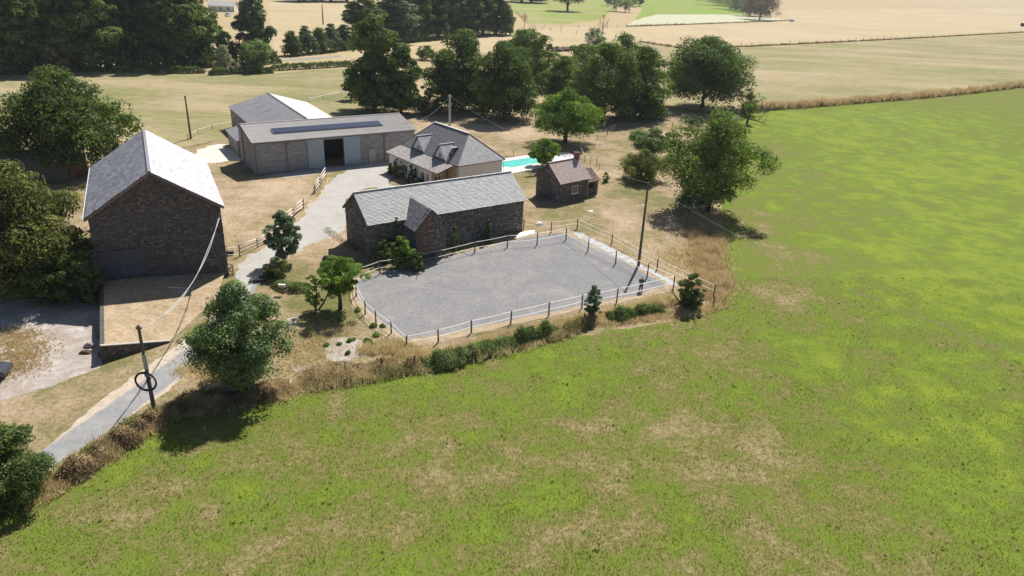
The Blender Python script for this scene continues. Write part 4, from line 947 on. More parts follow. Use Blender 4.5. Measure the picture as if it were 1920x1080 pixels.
# ---- near and middle trees, one by one
T('oak_tree', 138, 322, 126, 232, L_deep, 'big spreading green tree rising directly behind the tall stone barn', shape='dome', base=.04, ncl=150, nl=24000, leaf=.42, seed=101, rough=.15)
T('broadleaf_tree', -22, 322, 215, 120, L_bright, 'yellow green tree cut by the left edge above the long low shed', shape='dome', base=.02, ncl=60, nl=9000, leaf=.4, seed=102)
T('chestnut_tree', 52, 545, 300, 225, L_olive, 'olive green bushy tree crowding the left side of the tall stone barn', shape='dome', base=.03, ncl=150, nl=30000, leaf=.30, seed=103, rough=.18)
T('shrub', 95, 566, 482, 110, L_oak, 'yellow green shrub at the foot of the olive tree by the concrete yard', 'shrub', shape='dome', base=0, ncl=50, nl=9000, leaf=.2, seed=104, stems=4, limbs=5)
T('shrub', 158, 566, 470, 80, L_dark, 'dark shrub wedged between the olive tree and the left barn wall', 'shrub', shape='dome', base=0, ncl=40, nl=7000, leaf=.22, seed=105, stems=4, limbs=5)
T('broadleaf_tree', 5, 940, 802, 172, L_hedge, 'dense dark green bushy tree in the lower left corner beside the lane', shape='dome', base=0, ncl=90, nl=26000, leaf=.17, seed=106, rough=.2)
T('silver_leaf_tree', 460, 728, 532, 180, L_silver, 'large round tree with silvery leaves between the lane and the field', shape='ovate', base=.05, ncl=130, nl=42000, leaf=.2, seed=107, rough=.2)
T('fruit_tree', 638, 580, 482, 88, L_bright, 'small open crowned tree with visible trunk by the arena left corner', shape='round', base=.28, ncl=42, nl=12000, leaf=.2, seed=108, rough=.4, tr=.2)
T('shrub', 592, 584, 516, 44, L_bright, 'low leafy shrub just left of the small open crowned tree', 'shrub', shape='round', base=.15, ncl=16, nl=2400, leaf=.16, seed=109, stems=3, limbs=5)
T('young_tree', 533, 493, 398, 62, L_blue, 'upright blue green young tree beside the gravel drive and paddock rails', shape='ovate', base=.1, ncl=50, nl=17000, leaf=.2, seed=110)
T('shrub', 520, 520, 482, 52, L_olive, 'grey and yellow green shrub below the blue green tree by the drive', 'shrub', shape='dome', base=0, ncl=30, nl=5000, leaf=.14, seed=111, stems=4, limbs=5)
T('tall_tree', 702, 208, 27, 100, L_dark, 'very tall dark narrow tree behind the right end of the long hangar', shape='column', base=.03, ncl=150, nl=22000, leaf=.5, seed=112, rough=.22)
T('broadleaf_tree', 752, 212, 82, 84, L_dark, 'dark tree leaning against the tallest tree, right of its foot', shape='dome', base=.03, ncl=90, nl=13000, leaf=.5, seed=113)
T('shrub', 658, 187, 143, 34, L_dark, 'dark leafy bulge left of the foot of the tallest tree', 'shrub', shape='round', base=.3, ncl=16, nl=2600, leaf=.4, seed=114, stems=2, limbs=5)
T('shrub', 806, 214, 152, 52, L_dark, 'dark bush filling the gap right of the tall tree behind the farmhouse', 'shrub', shape='dome', base=0, ncl=26, nl=4200, leaf=.4, seed=115, stems=3, limbs=5)
T('lime_tree', 866, 206, 55, 118, L_dark, 'leftmost round headed tree of the row behind the farmhouse', shape='dome', base=.0, ncl=120, nl=19000, leaf=.48, seed=116, rough=.12)
T('lime_tree', 946, 222, 78, 114, L_oak, 'dome shaped tree of the back row straight above the farmhouse ridge', shape='dome', base=.0, ncl=120, nl=19000, leaf=.45, seed=117)
T('lime_tree', 984, 165, 52, 106, L_oak, 'rounded tree standing farther back in the gap of the tree row', shape='dome', base=.0, ncl=100, nl=16000, leaf=.5, seed=118)
T('lime_tree', 1052, 196, 105, 84, L_oak, 'smaller round tree in the middle of the back row', shape='dome', base=.0, ncl=80, nl=12000, leaf=.45, seed=119)
T('lime_tree', 1085, 180, 82, 74, L_oak, 'far crown peeping over the left shoulder of the broadest back tree', shape='dome', base=.05, ncl=60, nl=9000, leaf=.48, seed=120)
T('lime_tree', 1162, 175, 62, 100, L_oak, 'highest crown behind the broad twin trees of the back row', shape='dome', base=.05, ncl=90, nl=14000, leaf=.48, seed=121)
T('lime_tree', 1130, 222, 78, 122, L_oak, 'broad dome tree, left one of the twin trees behind the lit round tree', shape='dome', base=.0, ncl=130, nl=21000, leaf=.45, seed=122)
T('lime_tree', 1200, 220, 88, 94, L_oak, 'right one of the twin trees at the end of the back row', shape='dome', base=.0, ncl=110, nl=17000, leaf=.45, seed=123)
T('solitary_tree', 1316, 202, 66, 148, L_dark, 'dark dome shaped tree standing alone before the mown meadow', shape='dome', base=.07, ncl=150, nl=24000, leaf=.5, seed=124, rough=.18)
T('broadleaf_tree', 1060, 268, 166, 118, L_bright, 'sunlit round green tree standing on the lawn beyond the pool', shape='dome', base=.10, ncl=110, nl=19000, leaf=.34, seed=125, rough=.15, tr=.4)
T('fig_tree', 1018, 312, 259, 58, L_bright, 'small large leaved tree overhanging the swimming pool', shape='round', base=.1, ncl=34, nl=3600, leaf=.4, seed=126, rough=.35)
T('apple_tree', 1220, 300, 241, 78, L_silver, 'small grey green tree on the lawn right of the cottage', shape='round', base=.18, ncl=60, nl=17000, leaf=.24, seed=127)
T('weeping_shrub', 1204, 338, 279, 84, L_olive, 'drooping yellow green shrub before the small grey green tree', 'shrub', shape='dome', base=0, ncl=60, nl=16000, leaf=.24, seed=128, droop=1.5, stems=4, limbs=5)
T('walnut_tree', 1326, 396, 207, 168, L_walnut, 'big airy walnut tree at the edge of the bright green pasture', shape='ovate', base=.10, ncl=120, nl=21000, leaf=.32, seed=129, rough=.2, tr=.42, limbs=22)
T('shrub', 1296, 395, 352, 60, L_blue, 'blue green shrub at the foot of the big walnut tree', 'shrub', shape='dome', base=0, ncl=24, nl=4200, leaf=.24, seed=130, stems=3, limbs=5)
T('shrub', 1291, 578, 513, 48, L_hedge, 'round green bush at the fence corner right of the person', 'shrub', shape='dome', base=0, ncl=50, nl=15000, leaf=.16, seed=131, stems=4, limbs=5)
T('young_tree', 1110, 598, 536, 34, L_blue, 'thin silvery green sapling growing in front of the arena fence', shape='ovate', base=.15, ncl=36, nl=7500, leaf=.13, seed=132)
T('fig_shrub', 752, 500, 444, 48, L_bright, 'large leaved shrub growing against the stable porch', 'shrub', shape='dome', base=0, ncl=20, nl=2600, leaf=.26, seed=133, stems=4, limbs=5)
T('shrub', 722, 492, 452, 34, L_dark, 'dark bush by the stable doorway, left of the large leaved shrub', 'shrub', shape='dome', base=0, ncl=14, nl=2200, leaf=.18, seed=134, stems=3, limbs=5)
T('shrub', 781, 505, 470, 34, L_dark, 'dark bush at the near left corner of the stable porch', 'shrub', shape='dome', base=0, ncl=14, nl=2200, leaf=.18, seed=135, stems=3, limbs=5)
for px, py, ty, w_, lb, sd_ in ((852, 470, 420, 18, 'dark climbing shrub in the corner right of the stable porch', 140), (914, 454, 412, 20, 'dark climbing shrub halfway along the stable long wall', 141)):
    T('climbing_shrub', px, py, ty, w_, L_dark, lb, 'shrub', shape='cone', base=0, ncl=18, nl=2600, leaf=.16, seed=sd_, stems=3, limbs=5)
T('climbing_shrub', 745, 480, 408, 18, L_dark, 'dark climbing shrub up the wall left of the stable porch', 'shrub', shape='column', base=0, ncl=18, nl=2600, leaf=.16, seed=142, stems=3, limbs=5)
for px, py, ty, w_, lb, sd_ in ((747, 333, 297, 22, 'dark shrub by the leftmost window of the farmhouse', 143), (772, 344, 309, 20, 'tall dark shrub against the middle of the farmhouse front', 144), (787, 350, 333, 18, 'lowest dark shrub along the farmhouse front', 145), (733, 326, 306, 14, 'climber at the far corner of the farmhouse front', 146)):
    T('house_shrub', px, py, ty, w_, L_dark, lb, 'shrub', shape='dome', base=0, ncl=14, nl=2200, leaf=.2, seed=sd_, stems=3, limbs=5)
T('shrub', 1136, 341, 322, 14, L_bright, 'little bright green bush right of the cottage side shed', 'shrub', shape='round', base=0, ncl=10, nl=1200, leaf=.16, seed=147, stems=2, limbs=5)
T('shrub', 1398, 215, 165, 50, L_olive, 'scraggy green bush beside the dark lone tree', 'shrub', shape='ovate', base=.1, ncl=18, nl=1400, leaf=.35, seed=148, rough=.6, stems=3, limbs=9)
T('shrub', 1230, 222, 200, 50, L_silver, 'pale low bush below the end of the back tree row', 'shrub', shape='dome', base=0, ncl=14, nl=2200, leaf=.3, seed=149, stems=3, limbs=5)
T('shrub', 1298, 240, 215, 44, L_blue, 'greyish bush in front of the dark lone tree', 'shrub', shape='dome', base=0, ncl=14, nl=2000, leaf=.3, seed=150, stems=3, limbs=5)
T('shrub', 1031, 95, 82, 14, L_dark, 'small dark bush between two gaps in the back tree row', 'shrub', shape='dome', base=0, ncl=10, nl=900, leaf=.5, seed=151, stems=2, limbs=4)
T('shrub', 1112, 90, 52, 40, L_blue, 'loose blue green bush behind the top of the back tree row', 'shrub', shape='dome', base=0, ncl=16, nl=2200, leaf=.5, seed=152, stems=3, limbs=5)
T('solitary_tree', 1064, 21, -26, 84, L_dark, 'dark tree standing alone on its own shadow in the far meadow', shape='dome', base=.25, ncl=60, nl=6500, leaf=1.0, seed=153, H=22, W=34, tr=.9)
T('broadleaf_tree', 800, 112, 84, 42, L_hedge, 'long low bush in the field behind the back tree row', 'bush', shape='dome', base=0, ncl=20, nl=2600, leaf=.4, seed=154)
# clipped bits by the back hedge
T('small_tree', 386, 133, 100, 18, L_olive, 'slim small tree sticking out of the clipped field hedge', shape='ovate', base=.15, ncl=14, nl=1600, leaf=.3, seed=155)
T('small_tree', 423, 131, 84, 44, L_grey, 'small conical greyish tree behind the clipped hedge', shape='cone', base=0, ncl=40, nl=4200, leaf=.34, seed=156)
T('small_tree', 484, 134, 73, 56, L_silver, 'round grey green tree standing in the clipped hedge', shape='round', base=.08, ncl=50, nl=6000, leaf=.36, seed=157)
# bare trees
def bare_tree(px, py, ty, label, seed, spread=.3, mat=M_greybark):
    (x, y), H, W = dims(px, py, ty, 30); rng = random.Random(seed); e = empty('bare_tree', x, y, 0, 0, label, 'tree'); mb = MB()
    mb.tube([(0, 0, 0), (.1*H*.2, 0, H*.5), (0, 0, H)], [.02*H, .014*H, .003*H], 6); mb.build('trunk', mat, e); mb = MB()
    for k in range(16):
        z = H*rng.uniform(.25, .9); a = rng.uniform(0, 6.28); r = H*spread*rng.uniform(.4, 1)*(1.1-z/H)
        p = (r*.5*math.cos(a), r*.5*math.sin(a), z+r*.5); q = (r*math.cos(a), r*math.sin(a), z+r*1.3)
        mb.tube([(0, 0, z), p, q], [.008*H, .006*H, .002*H], 4)
        for j in range(2): mb.tube([p, (p[0]+rng.uniform(-r, r)*.6, p[1]+rng.uniform(-r, r)*.6, p[2]+r*.9)], [.005*H, .002*H], 4)
    mb.build('branch', mat, e); return e
bare_tree(983, 52, 22, 'small leafless forked tree at the bend of the far fence', 1, .6)
bare_tree(1128, 74, 26, 'leafless grey tree above the back tree row', 2, .5)
(x, y), H, W = dims(1400, 232, 190, 40); e = empty('broken_tree', x, y, 0, 0, 'broken tree with bare limbs lying towards the pasture', 'tree'); mb = MB()
mb.tube([(0, 0, 0), (.3, 0, 1.8), (.6, .2, 4)], [.3, .25, .12], 7); mb.tube([(.2, 0, 1.2), (2.4, -.5, .9), (4.6, -1, .2)], [.18, .12, .05], 6); mb.tube([(2.4, -.5, .9), (3.4, -.4, 2.2), (4.4, -.4, 3.6)], [.08, .05, .02], 5)
mb.tube([(.3, 0, 1.8), (-1, 0, 1.6), (-2, .2, .8)], [.14, .08, .03], 5); mb.tube([(3.4, -.8, .5), (4.5, -.6, 1.6), (4.3, -.5, 3)], [.06, .04, .02], 5); mb.build('trunk', M_bark, e)
cm, c = crown_mesh('crown', 5.2, 3.4, .45, 'round', 14, 900, .3, 161, mat=L_bright, rough=.5, crad=.6); obj('crown', cm, None, e)

# ---- woods: archetypes copied
def copy_thing(e, x, y, s, rz, sz=1.0, label=None, group=None, name=None):
    c = e.copy(); COL.objects.link(c); c.location = (x, y, 0); c.rotation_euler = (0, 0, rz); c.scale = (s, s, s*sz)
    if label: c['label'] = label
    if group: c['group'] = group
    for ch in e.children:
        d = ch.copy(); COL.objects.link(d); d.parent = c
    return c
rng = random.Random(77)
arch = []
for i, (mt, shp, Wd, bs) in enumerate([(L_dark, 'dome', 13, .06), (L_dark, 'column', 9, .08), (L_oak, 'dome', 14, .05), (L_dark, 'ovate', 11, .12), (L_blue, 'ovate', 11, .08)]):
    arch.append((mt, shp, Wd, bs, 300+i))
proto = {}
WG = 'trees of the wood along the far road'
def wood_tree(px, py, ty, k, label=None, group=None, w=None):
    (x, y), H, W = dims(px, py, ty, w or 100)
    if ty < -5: H = min(H, 27+rng.uniform(-3, 3))
    mt, shp, Wd, bs, sd_ = arch[k]
    if k not in proto:
        proto[k] = plant('wood_tree', x, y, 22, Wd, mt, label, 'tree', shape=shp, base=bs, ncl=120, nl=13000, leaf=.6, seed=sd_, rough=.2, group=group, limbs=10)
        e = proto[k]; e.scale = (H/22,)*3; e.rotation_euler = (0, 0, rng.uniform(0, 6)); return e
    s = H/22; e = copy_thing(proto[k], x, y, s, rng.uniform(0, 6.28), 1, label, group)
    if 'group' in e and not group: del e['group']
    if w: ww = W/Wd; e.scale = (ww, ww, s)
    return e
WL = 'tall dark tree in the dense wood at the top left'
for i, px in enumerate(range(-150, 375, 40)):
    wood_tree(px+rng.uniform(-10, 10), 138-max(0, px)*.045+rng.uniform(-3, 3), -60, [0, 3, 1, 2, 3, 0, 4, 3][i % 8], WL, WG)
for i, px in enumerate(range(-210, 350, 52)):
    wood_tree(px+rng.uniform(-10, 10), 108+rng.uniform(-6, 4)-max(0, px)*.03, -60, [2, 0, 3, 4, 1][i % 5], WL, WG)
for i, px in enumerate(range(-120, 310, 60)):
    if 380 < px < 440: continue
    wood_tree(px+rng.uniform(-10, 10), 72+rng.uniform(-6, 4)-max(0, px)*.03, -60, [2, 0, 3, 4, 1][i % 5], WL, WG)
T('willow_tree', 52, 132, 26, 105, L_grey, 'pale greyish tree at the front edge of the dark wood', shape='dome', base=.02, ncl=90, nl=11000, leaf=.45, seed=171, droop=2)
T('broadleaf_tree', 108, 136, 44, 76, L_olive, 'olive lit tree right of the pale greyish tree before the wood', shape='dome', base=.02, ncl=70, nl=8000, leaf=.45, seed=172)
wood_tree(482, 119, -22, 4, 'large blue green tree overhanging the far pale field, right end of the wood')
wood_tree(428, 121, 58, 0, 'dark lower tree left of the large blue green tree')
for i, (px, ty) in enumerate([(548, 58), (575, 48), (600, 52), (622, 44), (648, 46)]):
    wood_tree(px, 104-(px-548)*.12, ty, [2, 4, 2, 4, 0][i], ['yellow green tree at the left end of the tall field hedge', 'second tree of the tall field hedge', 'middle tree of the tall field hedge', 'loose pale tree rising highest in the tall field hedge', 'tree of the tall field hedge touching the tallest farm tree'][i], w=36)
GG = 'trees of the dark grove above the back row'
gl = [(684, 84, -20, 3, 70), (742, 78, -30, 4, 92), (790, 74, -30, 1, 44), (822, 71, -30, 1, 50), (850, 68, -25, 3, 54), (880, 67, -30, 1, 52), (905, 65, -30, 3, 50), (930, 64, -25, 1, 42), (948, 66, 6, 2, 30), (770, 66, -30, 0, 80), (860, 58, -30, 0, 80)]
gn = {0: 'leftmost tree of the far grove, above the tallest farm tree', 1: 'round blue green tree at the left of the far grove', 8: 'low right end tree of the far grove'}
for i, (px, py, ty, k, w_) in enumerate(gl):
    wood_tree(px, py, ty, k, gn.get(i, 'tall dark tree in the middle of the far grove'), None if i in gn else GG, w_)
for i, (px, py) in enumerate([(978, 4), (996, 5)]): wood_tree(px, py, -40, 0, ['left one of two trunks at the top edge above the far green meadow', 'right one of two trunks at the top edge above the far green meadow'][i], w=50)
for i, px in enumerate([560, 590, 620, 650]): wood_tree(px, 3, -40, [0, 2, 0, 3][i], 'tree at the top edge casting shade on the far pale field', 'trees shading the far pale field', w=60)
for i, (px, py, ty, w_, mt, lb) in enumerate([(1140, 11, -14, 16, L_blue, 'leftmost of the far silvery orchard trees'), (1155, 21, -12, 26, L_silver, 'larger pale orchard tree with widest shadow'), (1172, 23, -8, 30, L_silver, 'second pale orchard tree of the far cluster'), (1187, 13, -14, 14, L_silver, 'slim orchard tree, second from the right of the cluster'), (1199, 12, -14, 13, L_silver, 'rightmost slim orchard tree of the far cluster')]):
    T('orchard_tree', px, py, ty, w_, mt, lb, shape='round', base=.12, ncl=18, nl=3000, leaf=.6, seed=180+i)
for i, (px, py, ty, w_, mt, lb) in enumerate([(1345, 10, -20, 50, L_purple, 'dusky thicket tree at the top edge'), (1372, 18, -10, 46, L_grey, 'pale bush in the far thicket'), (1392, 22, -10, 30, L_olive, 'yellow green bush in the far thicket'), (1424, 37, -16, 56, L_purple, 'big dusky green round bush ending the pale meadow'), (1405, 30, -12, 40, L_blue, 'green bush left of the dusky round bush')]):
    T('thicket_bush', px, py, ty, w_, mt, lb, 'bush', shape='dome', base=0, ncl=40, nl=7000, leaf=.7, seed=190+i)
# ---- hedges
def W2_(*pts): return [G(a, b) for a, b in pts]
def hedge(name, pts, h, wd, mat, label, cat, n, leaf, seed, hj=.25, group=None, kind=None, shapep=.7):
    """leafy strip along world points; offset empties keep it one thing"""
    rng = np.random.RandomState(seed); P = np.array(pts, float); seg = np.linalg.norm(np.diff(P, axis=0), axis=1); cum = np.r_[0, np.cumsum(seg)]
    s = rng.uniform(0, cum[-1], n); i = np.clip(np.searchsorted(cum, s)-1, 0, len(seg)-1); t = (s-cum[i])/seg[i]
    base = P[i]+(P[i+1]-P[i])*t[:, None]; d = (P[i+1]-P[i])/seg[i][:, None]; nn = np.stack([-d[:, 1], d[:, 0]], 1)
    th = rng.uniform(0, np.pi, n); hh = h*(1-hj*1.5+3*hj*fbm(s/2.9, base[:, 1]*.2+seed, seed))*(1-hj+2*hj*vnoise(s/.6, s*0, seed+1))
    wv = wd*(1-hj+2*hj*vnoise(s/1.3, s*0+4, seed+2)); r = rng.uniform(.75, 1.03, n)
    q = np.stack([base[:, 0]+nn[:, 0]*np.cos(th)*wv/2*r, base[:, 1]+nn[:, 1]*np.cos(th)*wv/2*r, np.sin(th)**shapep*hh*r*np.clip(.35+np.minimum(s, cum[-1]-s)/(wd*.9), 0, 1)], 1)
    if 'bramble' in name or 'weed_bank' in name: q += rng.normal(0, .09, q.shape)*np.array([1, 1, .8]); q[:, 2] = np.abs(q[:, 2])
    nr = np.stack([nn[:, 0]*np.cos(th), nn[:, 1]*np.cos(th), np.sin(th)], 1)
    q[:, :2] -= P[0]; v, f, cv = leaves(q, nr, leaf, rng, cvb=vnoise(s/.8, th*1.5, seed+5))
    me = mesh('foliage', v, f, {'cv': cv})
    if kind:
        o = obj(name, me, mat); o.location = (P[0][0], P[0][1], 0); tag(o, label, cat, None, kind); return o
    e = empty(name, P[0][0], P[0][1], 0, 0, label, cat, group); obj('foliage', me, mat, e)
    mb = MB(); rr2 = random.Random(seed)
    for k in range(max(2, int(cum[-1]/1.2))):
        a = P[0]+(P[-1]-P[0])*rr2.random() if len(P) == 2 else P[rr2.randrange(len(P))]; a = a-P[0]
        mb.tube([(a[0], a[1], 0), (a[0]+rr2.uniform(-.3, .3), a[1], h*.7)], [.04, .02], 5)
    mb.build('stems', M_bark, e)['kind'] = 'stuff'; return e
hedge('thicket', W2_((-160, 142), (0, 138), (120, 134), (250, 129), (400, 124), (520, 117)), 5.5, 7, L_dark, 'dark undergrowth closing the foot of the wood along the far road', 'thicket', 22000, .75, 199, .35)
hedge('thicket', W2_((540, 106), (600, 100), (662, 92)), 4.5, 5, L_dark, 'dark undergrowth at the foot of the tall field hedge', 'thicket', 6000, .6, 198, .3)
hedge('thicket', W2_((665, 92), (760, 80), (850, 71), (950, 66)), 5, 6, L_dark, 'dark undergrowth at the foot of the far grove', 'thicket', 9000, .7, 197, .35)
hd = [((112, 134), (186, 134), 'leftmost clipped hedge piece by the far road'), ((207, 136), (300, 136), 'clipped hedge piece right of the road opening'), ((314, 137), (384, 137), 'clipped hedge piece left of the slim small tree'), ((392, 141), (444, 138), 'clipped hedge piece under the conical greyish tree'), ((444, 138), (512, 137), 'clipped hedge piece under the round grey green tree'), ((506, 133), (660, 124), 'longest clipped hedge piece running to the tallest farm tree')]
for i, (a, b, lb) in enumerate(hd):
    hedge('hedge', [G(*a), G((a[0]+b[0])/2, (a[1]+b[1])/2+.5), G(*b)], 2.0, 2.2, L_hedge, lb, 'hedge', 2600 if i < 5 else 5000, .42, 200+i, .1)
def W2(*pts): return [G(a, b) for a, b in pts]
# bank vegetation between the arena and the pasture
hedge('bramble_hedge', W2((795, 688), (850, 680), (900, 664), (960, 648), (1000, 636), (1045, 622)), 1.15, 2.3, L_hedge, 'dark green bramble bank below the near arena fence', 'bramble', 19000, .16, 221, .42, shapep=1.0)
hedge('bramble_hedge', W2((1140, 598), (1175, 596), (1210, 588), (1240, 582)), 1.0, 1.6, L_oak, 'brambles on the bank between the sapling and the round bush', 'bramble', 8000, .15, 222, .45, shapep=1.1)
hedge('bramble_hedge', W2((1000, 640), (1050, 628), (1100, 612)), .8, 1.4, L_olive, 'olive weeds on the bank left of the sapling', 'bramble', 3500, .13, 223, .5)
hedge('bramble_hedge', W2((110, 905), (150, 885), (200, 852), (250, 820), (300, 785)), 1.1, 1.9, L_dryb, 'brown scrub hedge along the lane in the lower left', 'hedge', 15000, .13, 224, .55, shapep=1.1)
hedge('bramble_hedge', W2((125, 893), (190, 850), (240, 815), (292, 780)), 1.15, 1.0, L_olive, 'olive weeds mixed along the lane scrub', 'hedge', 3600, .13, 225, .5)
hedge('bramble_hedge', W2((300, 785), (360, 760), (430, 752), (500, 738), (540, 722)), .9, 2.4, L_dryb, 'shaded dry brambles under the silvery tree', 'bramble', 12000, .13, 226, .4)
hedge('clipped_hedge', W2((518, 533), (545, 545), (582, 543)), 1.0, 1.8, L_hedge, 'low dark green hedge above the small sunken plot', 'hedge', 5000, .13, 227, .15)
hedge('weed_bank', W2((560, 716), (620, 706), (700, 694), (760, 686), (800, 690)), .8, 2.4, L_dryb, 'rusty brown dry brambles on the bank below the concrete slab', 'bramble', 8000, .12, 228, .4)
hedge('weed_bank', W2((560, 726), (640, 716), (720, 704), (790, 694)), .6, 2.0, L_olive, 'green weeds on the bank below the concrete slab', 'weeds', 3500, .12, 229, .4)
hedge('weed_bank', W2((610, 430), (640, 452), (668, 470)), .4, .8, L_olive, 'low weeds left of the stable gable', 'weeds', 900, .12, 230, .4)
for i, (px, py, w_) in enumerate([(655, 640, 9), (636, 646, 9), (662, 637, 8), (652, 663, 8), (700, 650, 12), (612, 648, 10), (805 , 566, 0), (671, 583, 10), (700, 612, 14), (718, 612, 12), (690, 640, 16), (705, 630, 14), (640, 600, 12)]):
    if w_ == 0: continue
    hedge('weed_tuft', W2((px-w_/2, py), (px+w_/2, py+1)), .45, .5, L_bright, ['topmost weed tuft on the cracked concrete slab', 'left weed tuft on the cracked concrete slab', 'top right weed tuft on the cracked concrete slab', 'lowest weed tuft in the middle of the cracked concrete slab', 'weed tuft just right of the cracked concrete slab', 'weed tuft at the left edge of the cracked concrete slab', '', 'weed tuft right under the small open crowned tree', 'weed tuft by the arena fence, above the corner posts', 'weed tuft at the foot of the second corner post', 'broad weed tuft between the slab and the arena corner', 'weed tuft above the broad one near the slab', 'weed tuft on dry ground above the cracked concrete slab'][i], 'weeds', 420, .1, 240+i, .3, ['weed tufts on the slab', 'weed tufts left of the arena'][i > 4])

# ================================================================== grass (nobody could count it)
def blades(name, x, y, h, wd, mat, label, seed, dry=None, nb=1, lean=.5, cat='grass'):
    rng = np.random.RandomState(seed); x = np.repeat(x, nb)+rng.normal(0, .05, len(x)*nb); y = np.repeat(y, nb)+rng.normal(0, .05, len(y)*nb); n = len(x)
    hh = (h if np.isscalar(h) else np.repeat(h, nb))*rng.uniform(.5, 1.3, n); a = rng.uniform(0, 2*np.pi, n); ww = wd*rng.uniform(.6, 1.4, n); la = rng.uniform(0, 2*np.pi, n); l = hh*lean*rng.uniform(.2, 1.2, n)
    v = np.empty((n, 3, 3)); z0 = np.full(n, .0)
    v[:, 0] = np.stack([x-np.cos(a)*ww/2, y-np.sin(a)*ww/2, z0], 1); v[:, 1] = np.stack([x+np.cos(a)*ww/2, y+np.sin(a)*ww/2, z0], 1)
    v[:, 2] = np.stack([x+np.cos(la)*l, y+np.sin(la)*l, hh], 1)
    at = {'cv': np.repeat(rng.uniform(0, 1, n), 3)}
    if dry is not None: at['dry'] = np.repeat(dry(x, y), 3)
    o = obj(name, mesh(name, v.reshape(-1, 3), np.arange(n*3, dtype=np.int32).reshape(n, 3), at), mat); tag(o, label, cat, None, 'stuff'); return o
def scatter(poly, n, seed, dens=None):
    rng = np.random.RandomState(seed); p = np.array(poly); X = rng.uniform(p[:, 0].min(), p[:, 0].max(), n); Y = rng.uniform(p[:, 1].min(), p[:, 1].max(), n)
    k = inpoly(X, Y, poly)
    if dens is not None: k &= rng.uniform(0, 1, n) < dens(X, Y)
    return X[k], Y[k]
near = P2([(-40, 1120), (-40, 985), (60, 912), (200, 850), (330, 790), (560, 740), (800, 694), (1010, 645), (1245, 610), (1350, 580), (1345, 520), (1960, 520), (1960, 1120)])
X, Y = scatter(near, 420000, 1, lambda x, y: np.clip(1.35-np.hypot(x, y)/85, .12, 1)*(.45+.9*fbm(x/1.1, y/1.1, 61)))
blades('pasture_grass', X, Y, .13*(.5+1.0*fbm(X/2.2, Y/2.2, 62)), .05, M_blades, 'short pasture grass, green with straw coloured patches', 2, dry_pasture, 1, .9)
X, Y = scatter(near, 9000, 5, lambda x, y: (fbm(x/4., y/4., 71) > .6)*.2)
blades('pasture_weeds', X, Y, .15, .08, L_bright, 'scattered tufts of darker weeds in the pasture', 6, None, 9, .9, 'weeds')
X, Y = scatter(YARD, 260000, 7, lambda x, y: ((~inpoly(x, y, ARENA)) & (np.hypot(x, y) < 125) & (y > 30))*(.2+.8*fbm(x/2., y/2., 81))*.8)
lp = P2(LANE_L+LANE_R[::-1]); drv = P2([(462, 505), (545, 425), (600, 358), (648, 318), (560, 330), (600, 310), (722, 301), (735, 318), (728, 345), (650, 372), (652, 415), (580, 458), (505, 512)])
av = P2([(760, 650), (660, 580), (655, 540), (660, 520), (838, 486), (980, 441), (1060, 430), (1085, 438), (1262, 532), (1255, 548), (1000, 600), (850, 635)])
yl = YARDL; pool_all = P2([(930, 297), (1060, 286), (1082, 297), (1010, 320), (935, 328)])
plat = PLAT
sp = np.random.RandomState(4).uniform(0, 1, X.size) < .10*(fbm(X/1.5, Y/1.5, 91) > .5)
k = ~((inpoly(X, Y, lp) & (lane_edge(X, Y) < .75)) | (inpoly(X, Y, drv) & ~sp) | inpoly(X, Y, ARENA) | inpoly(X, Y, yl) | inpoly(X, Y, pool_all) | inpoly(X, Y, plat) | inpoly(X, Y, P2([(606, 648), (622, 634), (684, 640), (672, 668), (612, 676)])))
for FF, ww, dd in ((FB, 12.5, 20.5), (FH, 28.7, 10.3), (FS, 22.4, 7.5), (FO, 9.5, 17.5)):
    k &= ~inpoly(X, Y, [FF.w(0, 0), FF.w(ww, 0), FF.w(ww, dd), FF.w(0, dd)])
X, Y = X[k], Y[k]
blades('lawn_grass', X, Y, .13*(.4+1.2*fbm(X/2.5, Y/2.5, 63)), .05, M_blades, 'short dry grass of the farm lawns and verges', 8, lambda x, y: dry_yard(x, y)+.12)
def strip(pts, wd, n, seed):
    rng = np.random.RandomState(seed); P = np.array(W2(*pts)); seg = np.linalg.norm(np.diff(P, axis=0), axis=1); cum = np.r_[0, np.cumsum(seg)]
    s = rng.uniform(0, cum[-1], n); i = np.clip(np.searchsorted(cum, s)-1, 0, len(seg)-1); b = P[i]+(P[i+1]-P[i])*((s-cum[i])/seg[i])[:, None]
    b += rng.normal(0, wd*.33, (n, 2)); k = rng.uniform(0, 1, n) < .25+1.1*vnoise(b[:, 0]/.9, b[:, 1]/.9, seed); return b[k, 0], b[k, 1]
def dryg(pts, wd, n, seed, h, label, w=.05, mat=None):
    X, Y = strip(pts, wd, n, seed); blades('tall_dry_grass', X, Y, h*(.5+.9*vnoise(X/1.4, Y/1.4, seed)), w, mat or L_straw, label, seed, None, 3, .6)
dryg([(1326, 408), (1318, 435), (1330, 462), (1322, 490), (1338, 520), (1334, 562)], 3.6, 12000, 301, .85, 'tall straw coloured grass along the pasture corner')
dryg([(1250, 470), (1290, 500), (1325, 530)], 4.0, 2200, 302, .3, 'dry grass between the outer fence and the pasture')
dryg([(560, 728), (640, 712), (740, 690), (800, 690)], 1.8, 9000, 303, .5, 'dry grass on the bank below the concrete slab')
dryg([(690, 655), (735, 650), (790, 672)], 2.0, 4000, 304, .45, 'rusty dry grass at the near left corner of the arena')
dryg([(800, 672), (880, 655), (960, 630), (1040, 612), (1130, 594), (1250, 570)], 1.2, 16000, 305, .5, 'dry grass strip under the near arena fence')
dryg([(1175, 588), (1220, 576), (1262, 566)], 1.0, 5000, 306, .9, 'tall golden grass left of the round fence corner bush')
